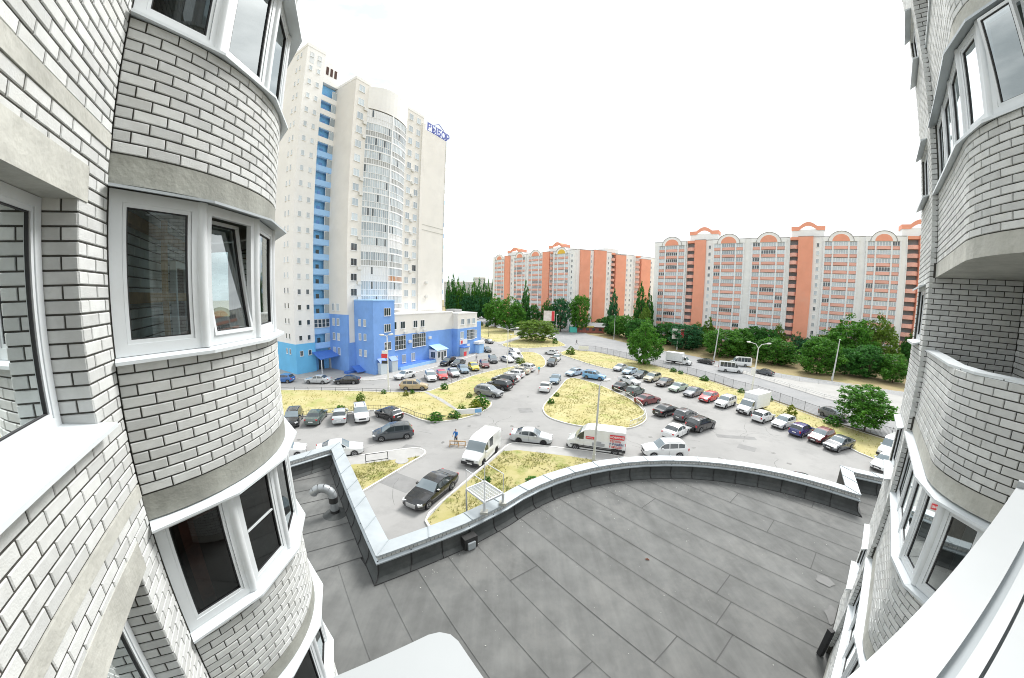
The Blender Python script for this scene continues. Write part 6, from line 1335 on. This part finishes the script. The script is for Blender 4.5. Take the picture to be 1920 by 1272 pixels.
# ------------------------------------------------------------------ street furniture, fences, signs, kiosk, people
mat('pole_grey', (.50, .51, .50), .7, var=.1, vscale=3); mat('pole_white', (.72, .72, .71), .6, var=.06)
mat('fence_dark', (.045, .05, .055), .6); mat('rail_white', (.62, .62, .60), .6, var=.1); mat('brick_red', (.36, .13, .10), .9, var=.15, vscale=2); mat('turquoise', (.10, .55, .47), .6)
mat('ad_pale', (.62, .55, .50), .6, col2=(.78, .74, .70), vscale=.8); mat('grating', (.62, .64, .65), .5)
mat('skin', (.52, .33, .24), .6); mat('hair', (.05, .035, .025), .8); mat('blue_cloth', (.04, .18, .48), .85); mat('dark_cloth', (.035, .035, .05), .85); mat('turq_cloth', (.06, .55, .60), .85); mat('white_cloth', (.68, .68, .67), .85); mat('brown_cloth', (.20, .14, .10), .85)
def lamp(label, base, h, heads, matn='pole_grey', r=.09, signs=(), lean=(0, 0)):
    x, y = base; e = empty('street_lamp', (x, y, 0), label, 'lamp post', 'lamp posts'); top = (x + lean[0], y + lean[1], h)
    m = MB(); m.tube([(x, y, 0), (x + lean[0] * .5, y + lean[1] * .5, h * .5), top], [r * 1.3, r, r * .65], 10); m.build('pole', matn, e, smooth=True, sharp=50)
    m = MB(); m.tube([(x, y, 0), (x, y, .9)], r * 1.6, 10); m.build('pole_base', matn, e, smooth=True, sharp=50)
    for a, ln, up in heads:
        hx, hy, hz = top[0] + ln * cos(a), top[1] + ln * sin(a), h + up
        if ln > .05: m = MB(); m.tube([(top[0], top[1], h - .05), (top[0] + ln * .35 * cos(a), top[1] + ln * .35 * sin(a), h + up * .75), (hx, hy, hz)], r * .45, 6); m.build('arm', matn, e, smooth=True, sharp=50)
        m = MB(); d = Vector((cos(a), sin(a), .1)); p = Vector((hx, hy, hz)); m.tube([p - d * .05, p + d * .12, p + d * .55, p + d * .72], [.06, .15, .13, .03], 8); m.build('lamp_head', 'pole_white', e, smooth=True, sharp=50)
    for z, w, hh, mt in signs: m = MB(); m.box(x - w, x, y - .12, y - .08, z, z + hh); m.build('sign_plate', mt, e)
def Q4(q): return (q[0], q[1]), q[2]
b, h = Q4((-19.70, 50.98, 8.94, 0.34)); lamp('white lamp post with small signs on the long lawn before the tower', b, h, [(radians(200), .5, .3), (radians(20), .3, .35)], 'pole_white', .12, [(h * .62, 1.0, .7, 'ad_red'), (h * .52, 1.0, .5, 'black_plastic'), (h * .70, .9, .5, 'plate')])
b, h = Q4((-0.90, 72.52, 8.27, 0.47)); lamp('white lamp post with three arms beyond the angled car row', b, h, [(radians(180), 1.7, .6), (radians(0), 1.7, .6), (radians(270), .02, .1)], 'pole_white', .11)
b, h = Q4((8.10, 29.30, 7.72, 0.20)); lamp('pale lamp post rising beside the white delivery van', b, h, [(radians(20), .5, .4)], 'pole_grey', .10)
b, h = Q4((40.29, 129.22, 9.47, 0.62)); lamp('slim lamp post across the road beside the dark tree row', b, h, [(radians(240), 1.2, .5)], 'pole_grey')
b, h = Q4((57.71, 87.76, 11.37, 0.58)); lamp('leaning concrete lamp post across the road by the black sedan', b, h, [(radians(225), 1.5, .5)], 'pole_grey', .14, lean=(1.1, .3))
b, h = Q4((43.23, 52.68, 8.34, 0.36)); lamp('tall lamp post with two curved arms by the fence', b, h, [(radians(150), 1.4, .9), (radians(-30), 1.4, .9)], 'pole_white', .13, [(h * .42, .7, 1.4, 'plate')], lean=(.5, .2))
b, h = Q4((73.34, 61.86, 9.21, 0.44)); lamp('grey lamp post across the road before the low spreading trees', b, h, [(radians(225), .3, .2)], 'pole_grey', .15, lean=(.9, .2))
b, h = Q4((-38.41, 333.50, 7.97, 1.59)); lamp('small far lamp post by the yellow taxi', b, h, [(radians(0), 1.5, .6)], 'pole_white')
b, h = Q4((3.90, 164.95, 11.72, 0.79)); lamp('far lamp post right of the tall dark tree pair', b, h, [(radians(180), 1.6, .5)], 'pole_white')
b, h = Q4((-9.03, 127.71, 4.32, 0.61)); lamp('thin dark post in the middle of the upper lawn', b, h, [(0, .02, 0)], 'fence_dark', .07)
b, h = Q4((-0.62, 105.11, 3.74, 0.51)); lamp('thin dark post on the junction island', b, h, [(0, .02, 0)], 'fence_dark', .07)
b, h = Q4((19.66, 148.71, 8.50, 0.71)); lamp('slim white post at the side street corner', b, h, [(0, .02, 0)], 'pole_white', .08)
def walk(pts, step):
    out = [Vector(pts[0])]; acc = 0
    for a, b in zip(pts[:-1], pts[1:]):
        a, b = Vector(a), Vector(b); l = (b - a).length; t = step - acc
        while t <= l: out.append(a + (b - a) * t / l); t += step
        acc = l - (t - step)
    return out
def fence(label, pts, h, step, picket=None, matn='fence_dark', rails=(.15, .9), z0=.1, r=.03, name='fence', rr=.018):
    P = walk(pts, step); e = empty(name, (P[0].x, P[0].y, z0), label, 'fence', 'fences and rails')
    pm = MB(); pm.tube([(0, 0, 0), (0, 0, h)], r, 6); ob = pm.build('post', matn); me = ob.data; bpy.data.objects.remove(ob)
    for p in P: inst('post', me, (p.x, p.y, z0), 0, e)
    for a, b in zip(P[:-1], P[1:]):
        for f in rails: m = MB(); m.bar((a.x, a.y, z0 + h * f), (b.x, b.y, z0 + h * f), rr * 2, rr * 2); m.build('rail', matn, e)
        if picket:
            m = MB(); n = int((b - a).length / picket)
            for k in range(1, n): p = a + (b - a) * k / n; m.bar((p.x, p.y, z0 + h * rails[0]), (p.x, p.y, z0 + h * rails[-1]), .016, .016)
            tag(m.build('pickets', matn, e), kind='stuff')
fence('long dark metal picket fence between the lot and the main road', FENCE, 1.75, 2.5, .14, rails=(.06, .93), r=.035)
low = [(-39.48, 46.91), (-34.51, 48.56), (-27.39, 49.73), (-20.18, 50.12), (-14.24, 50.92)]; fence('low dark rail along the tower side of the long lawn', low, .6, 2.3, rails=(.5, .98), z0=.1)
low = [(-28.12, 36.78), (-24.29, 39.28), (-21.86, 40.41), (-19.22, 41.89), (-15.81, 42.36), (-13.70, 41.40), (-11.71, 39.77), (-9.56, 38.84), (-7.37, 39.66), (-6.15, 40.56)]; fence('low dark rail along the near side of the long lawn', low, .65, 2.0, .3, rails=(.2, .98))
low = [(12.91, 91.95), (16.02, 84.20), (18.94, 76.96), (21.59, 72.13)]; fence('low rail along the far kerb of the fence strip', low, .55, 2.2, rails=(.98,))
low = [(-4.19, 105.66), (-1.09, 102.74), (5.36, 102.70), (12.03, 106.05), (16.81, 109.23)]; fence('low rail round the junction island', low, .6, 2.5, rails=(.5, .98))
low = [(17.44, 53.85), (18.65, 50.78), (19.10, 46.68), (18.72, 43.58)]; fence('pale railing on the right rim of the teardrop island', low, .8, 1.6, .25, 'rail_white', rails=(.15, .98), rr=.03)
low = [(18.55, 43.14), (18.04, 41.24), (16.63, 39.52), (14.58, 38.12)]; fence('pale railing round the near tip of the teardrop island', low, .8, 1.6, .25, 'rail_white', rails=(.15, .98), rr=.03)
low = [(-5.80, 66.66), (-9.39, 60.81), (-10.67, 57.86), (-12.49, 54.73)]; fence('low dark rail before the angled car row', low, .6, 2.0, rails=(.5, .98))
low = [(-16.62, 139.41), (-10.61, 122.38), (-5.42, 113.06)]; fence('low rail along the upper lawn', low, .6, 2.5, rails=(.98,))
for lab, pts in (('long guard rail on the near edge of the median', MEDN), ('long guard rail on the far edge of the median', MEDF[1:])): fence(lab, pts, .75, 4.0, None, 'rail_white', rails=(.55, .95), z0=.03, r=.05, name='guard_rail', rr=.035)
def panel(name, label, c, half, z0, z1, rz, mats, legs=(-.8, .8), legz=0, cat='sign', th=.12, extra=None, letters=()):
    e = empty(name, (c[0], c[1], 0), label, cat); d = Vector((cos(rz), sin(rz)))
    def T(u, v, z): return (c[0] + d.x * u - d.y * v, c[1] + d.y * u + d.x * v, z)
    m = MB(); m.box(-half, half, -th / 2, th / 2, z0, z1, T=T); m.build('board', mats[0], e)
    if len(mats) > 1: m = MB(); m.box(half * .45, half * .97, -th / 2 - .02, -th / 2, z0 + .1, z1 - .1, T=T); m.build('poster_strip', mats[1], e)
    for u in legs: m = MB(); m.tube([T(u * half, 0, 0), T(u * half, 0, z0)], .05 if th < .2 else .22, 8); m.build('post', 'pole_grey', e)
    return e
q = (55.57, 106.47, 7.00, 3.14); panel('billboard', 'red and white billboard on a single post across the road', q[:2], q[3] * .62, q[2] * .52, q[2], radians(-20), ['ad_pale', 'ad_red'], (0,), th=.4, cat='billboard')
q = (16.37, 149.10, 10.05, 4.73); panel('billboard', 'white and pink billboard at the side street corner', q[:2], q[3] * .52, q[2] * .55, q[2], radians(-10), ['ad_pale', 'ad_red'], (0,), th=.4, cat='billboard')
q = (-47.18, 306.94, 11.75, 6.35); panel('billboard', 'white billboard far up the main road', q[:2], q[3] * .5, q[2] * .55, q[2], radians(0), ['plate'], (0,), th=.4, cat='billboard')
panel('banner_sign', 'white banner tied to the far end of the picket fence', ((21.60, 98.79)), 1.5, .5, 1.6, atan2(-.2, 1), ['plate'], (-.9, .9), cat='banner')
panel('banner_sign', 'white and blue banner on the corner of the long lawn', ((-5.40, 41.63)), 1.75, .25, .95, .35, ['plate', 'light_blue_panel'] if False else ['plate', 'paint_light_blue'], (-.9, .9), cat='banner')
panel('banner_sign', 'small white board on the strip tip by the far junction', ((3.93, 95.27)), 1.1, .4, 1.1, 0, ['plate'], (-.9, .9), cat='banner')
panel('notice_board', 'pale boards in front of the tall dark tree pair', ((2.39, 137.58)), 1.6, .2, 2.0, .2, ['plate', 'paint_grey'], (-.9, .9), cat='notice board')
e = empty('sign_frame', (*(-12.26, 27.95), .13), 'empty black sign frame on the small triangular lawn', 'sign frame'); a, b = (-13.15, 27.26), (-11.35, 28.20)
for nm, p0, p1 in (('post', (*a, .1), (*a, 1.05)), ('post', (*b, .1), (*b, 1.05)), ('rail', (*a, 1.05), (*b, 1.05)), ('rail', (*a, .35), (*b, .35))): m = MB(); m.bar(p0, p1, .05, .05); m.build(nm, 'fence_dark', e)
# kiosk with sheet roof, turquoise container
kx, ky = (36.99, 155.67, 6.17, 0.74)[:2]; e = empty('kiosk', (kx, ky, 0), 'low red-walled kiosk with pale sheet roof at the side street', 'kiosk'); ka = radians(-8)
def KT(u, v, z): return (kx + u * cos(ka) - v * sin(ka), ky + u * sin(ka) + v * cos(ka), z)
m = MB(); m.box(-6.5, 6.5, 0, 7, 0, 3.0, T=KT); m.build('wall', 'brick_red', e)
m = MB(); m.add([KT(-7.6, -1, 2.9), KT(8.4, -1, 2.9), KT(8.4, 3.2, 4.7), KT(-7.6, 3.2, 4.7), KT(8.4, 8, 3.0), KT(-7.6, 8, 3.0)], [(0, 1, 2, 3), (3, 2, 4, 5)]); m.build('roof', 'roof_grey', e)
m = MB(); m.box(-6, 1.5, -.7, -.6, 2.6, 3.3, T=KT); m.build('fascia_sign', 'paint_yellow', e)
for u in (-4.5, -1.5, 1.5, 4.5): m = MB(); m.box(u - .7, u + .7, -.04, 0, 1.1, 2.2, T=KT); m.build('window', 'pane_black', e)
cx_, cy_ = (28.81, 155.35, 5.95, 0.74)[:2]; m = MB(); m.box(cx_ - 1.7, cx_ + 1.7, cy_, cy_ + 3, 0, 2.5); 
for k in range(10): m.box(cx_ - 1.6 + k * .34, cx_ - 1.5 + k * .34, cy_ - .06, cy_, .1, 2.4)
m.box(cx_ - 1.75, cx_ + 1.75, cy_ - .1, cy_ + 3.1, 2.5, 2.6); tag(m.build('container', 'turquoise'), 'turquoise shed left of the red-walled kiosk', 'shed')
# rooftop access platform on the coping
e = empty('access_platform', (*(-0.48, 9.77), 8.5), 'small galvanised grating platform with rails standing on the roof coping', 'platform')
A_, B_ = Vector((*(-0.76, 9.52), 0)), Vector((*(-0.17, 10.06), 0)); u = (B_ - A_); u.z = 0; L_ = u.length; u.normalize(); v = Vector((-u.y, u.x, 0)); zg = 8.93
for P in (A_, B_): m = MB(); m.box(P.x - .12, P.x + .12, P.y - .1, P.y + .1, 8.506, 8.60); m.build('foot_block', 'old_concrete', e)
for P in (A_, B_): m = MB(); m.tube([(P.x, P.y, 8.6), (P.x, P.y, zg)], .045, 8); m.build('leg', 'grating', e)
C0, C1, C2, C3 = A_, B_, B_ + v * 1.0, A_ + v * 1.0
m = MB(); [m.bar((a.x, a.y, zg), (b.x, b.y, zg), .05, .06) for a, b in ((C0, C1), (C1, C2), (C2, C3), (C3, C0))]; m.build('platform_frame', 'grating', e)
m = MB(); [m.bar((p.x, p.y, zg), (q.x, q.y, zg), .012, .02) for k in range(1, 22) for p, q in ((C0 + v * k / 22, C1 + v * k / 22),)]; [m.bar((p.x, p.y, zg), (q.x, q.y, zg), .012, .018) for k in range(1, 6) for p, q in ((C0 + u * L_ * k / 6, C3 + u * L_ * k / 6),)]; tag(m.build('grating_bars', 'grating', e), kind='stuff')
for P in (C0, C1, C2, C3): m = MB(); m.tube([(P.x, P.y, zg), (P.x, P.y, zg + .75)], .014, 6); m.build('rail_post', 'grating', e)
for a, b in ((C1, C2), (C0, C3)): m = MB(); m.tube([(a.x, a.y, zg + .75), (b.x, b.y, zg + .75)], .014, 6); m.build('rail', 'grating', e)
m = MB(); m.tube([(C3.x, C3.y, zg), (C3.x, C3.y, 5.5)], .03, 6); m.tube([(C2.x, C2.y, zg), (C2.x, C2.y, 5.5)], .03, 6); tag(m.build('ladder_rails', 'grating', e), kind='stuff')
# ---- people: one continuous skin each
def person(label, x, y, rz, top, legs, pose='stand', arms=(20, -20), stride=.12, hairm='hair', z=.0):
    e = empty('person', (x, y, z), label, 'person', 'people on foot', rz)
    V = [(0, 0, .93), (0, 0, 1.12), (0, 0, 1.38), (0, 0, 1.50), (0, .01, 1.56), (0, .015, 1.66), (0, .01, 1.74)]; Rr = [.135, .125, .15, .06, .055, .088, .07]; E = [(i, i + 1) for i in range(6)]
    for s in (1, -1):
        b = len(V); st = stride * s
        V += [(s * .09, 0, .88), (s * .10, st * .6 + .02, .50), (s * .10, st * 1.3 - .02, .09), (s * .11, st * 1.3 + .14, .04)]; Rr += [.10, .065, .045, .042]; E += [(0, b), (b, b + 1), (b + 1, b + 2), (b + 2, b + 3)]
        b = len(V); a = radians(arms[0 if s > 0 else 1])
        V += [(s * .18, 0, 1.42), (s * .24, .26 * sin(a), 1.42 - .27 * cos(a)), (s * .23, .26 * sin(a) + .22 * sin(a + .35), 1.15 - .24 * cos(a + .35) + (.27 - .27 * cos(a))), (s * .22, .26 * sin(a) + .30 * sin(a + .35), 1.06 - .24 * cos(a + .35) + (.27 - .27 * cos(a)))]; Rr += [.065, .05, .036, .035]; E += [(2, b), (b, b + 1), (b + 1, b + 2), (b + 2, b + 3)]
    me = bpy.data.meshes.new('body'); me.from_pydata(V, E, []); ob = bpy.data.objects.new('body', me); COL.objects.link(ob)
    ob.modifiers.new('skin', 'SKIN'); ob.modifiers.new('sub', 'SUBSURF').levels = 1
    for i, sv in enumerate(me.skin_vertices[0].data): sv.radius = (Rr[i], Rr[i] * (.72 if i < 3 else 1)); sv.use_root = i == 0
    bpy.context.view_layer.update(); m2 = bpy.data.meshes.new_from_object(ob.evaluated_get(bpy.context.evaluated_depsgraph_get())); bpy.data.objects.remove(ob)
    m2.materials.clear(); [m2.materials.append(M[k]) for k in ('skin', top, legs, hairm)]
    for p in m2.polygons:
        c = p.center; p.use_smooth = True
        p.material_index = 2 if c.z < .95 and abs(c.x) < .2 else (1 if c.z < 1.47 and not (abs(c.x) > .19 and c.z < 1.12) else (3 if (c.z > 1.70 or (c.y < -.02 and c.z > 1.60)) else 0))
        if c.z < .09: p.material_index = 3
    b = bpy.data.objects.new('body', m2); link(b, e)
    return e
p = (-5.63, 32.83); person('man in a blue jacket and dark trousers standing by a wooden trestle', *p, radians(160), 'blue_cloth', 'dark_cloth', arms=(25, 20), stride=.05)
tx, ty = (-5.38, 32.33); e = empty('trestle_bench', (tx, ty, 0), 'brown wooden trestle with open frame on the asphalt by the man', 'trestle')
def TT2(a, b, c): return (tx + a, ty + b * .9, c)
m = MB(); m.box(-.85, .85, -.06, .06, .55, .63, T=TT2); m.build('top_beam', 'wood', e); m = MB(); m.box(-.85, .85, -.04, .04, .14, .2, T=TT2); m.build('lower_beam', 'wood', e)
for s in (-.8, .8, 0.1):
    for t in (-1, 1): m = MB(); m.bar(TT2(s, t * .28, 0), TT2(s, 0, .6), .05, .05); m.build('leg', 'wood', e)
person('walker in turquoise by the last white off-roader', *(5.69, 66.96), radians(200), 'turq_cloth', 'skin', stride=.2); person('person in dark clothes left of the parked black sedan by the annex end', *(-10.26, 100.08), radians(30), 'dark_cloth', 'dark_cloth', stride=.18); person('person in white beside the one in dark clothes', *(-9.11, 98.16), radians(20), 'white_cloth', 'dark_cloth', stride=.15)
person('person in a white top on the tower pavement behind the yellow hatchback', *(-8.60, 80.32), radians(180), 'white_cloth', 'dark_cloth', stride=.15); person('person in brown by the dark red hatchback', *(-7.48, 71.67), radians(90), 'brown_cloth', 'dark_cloth'); person('pedestrian crossing the far junction near the road', *(22.45, 114.02), radians(90), 'dark_cloth', 'dark_cloth', stride=.2)
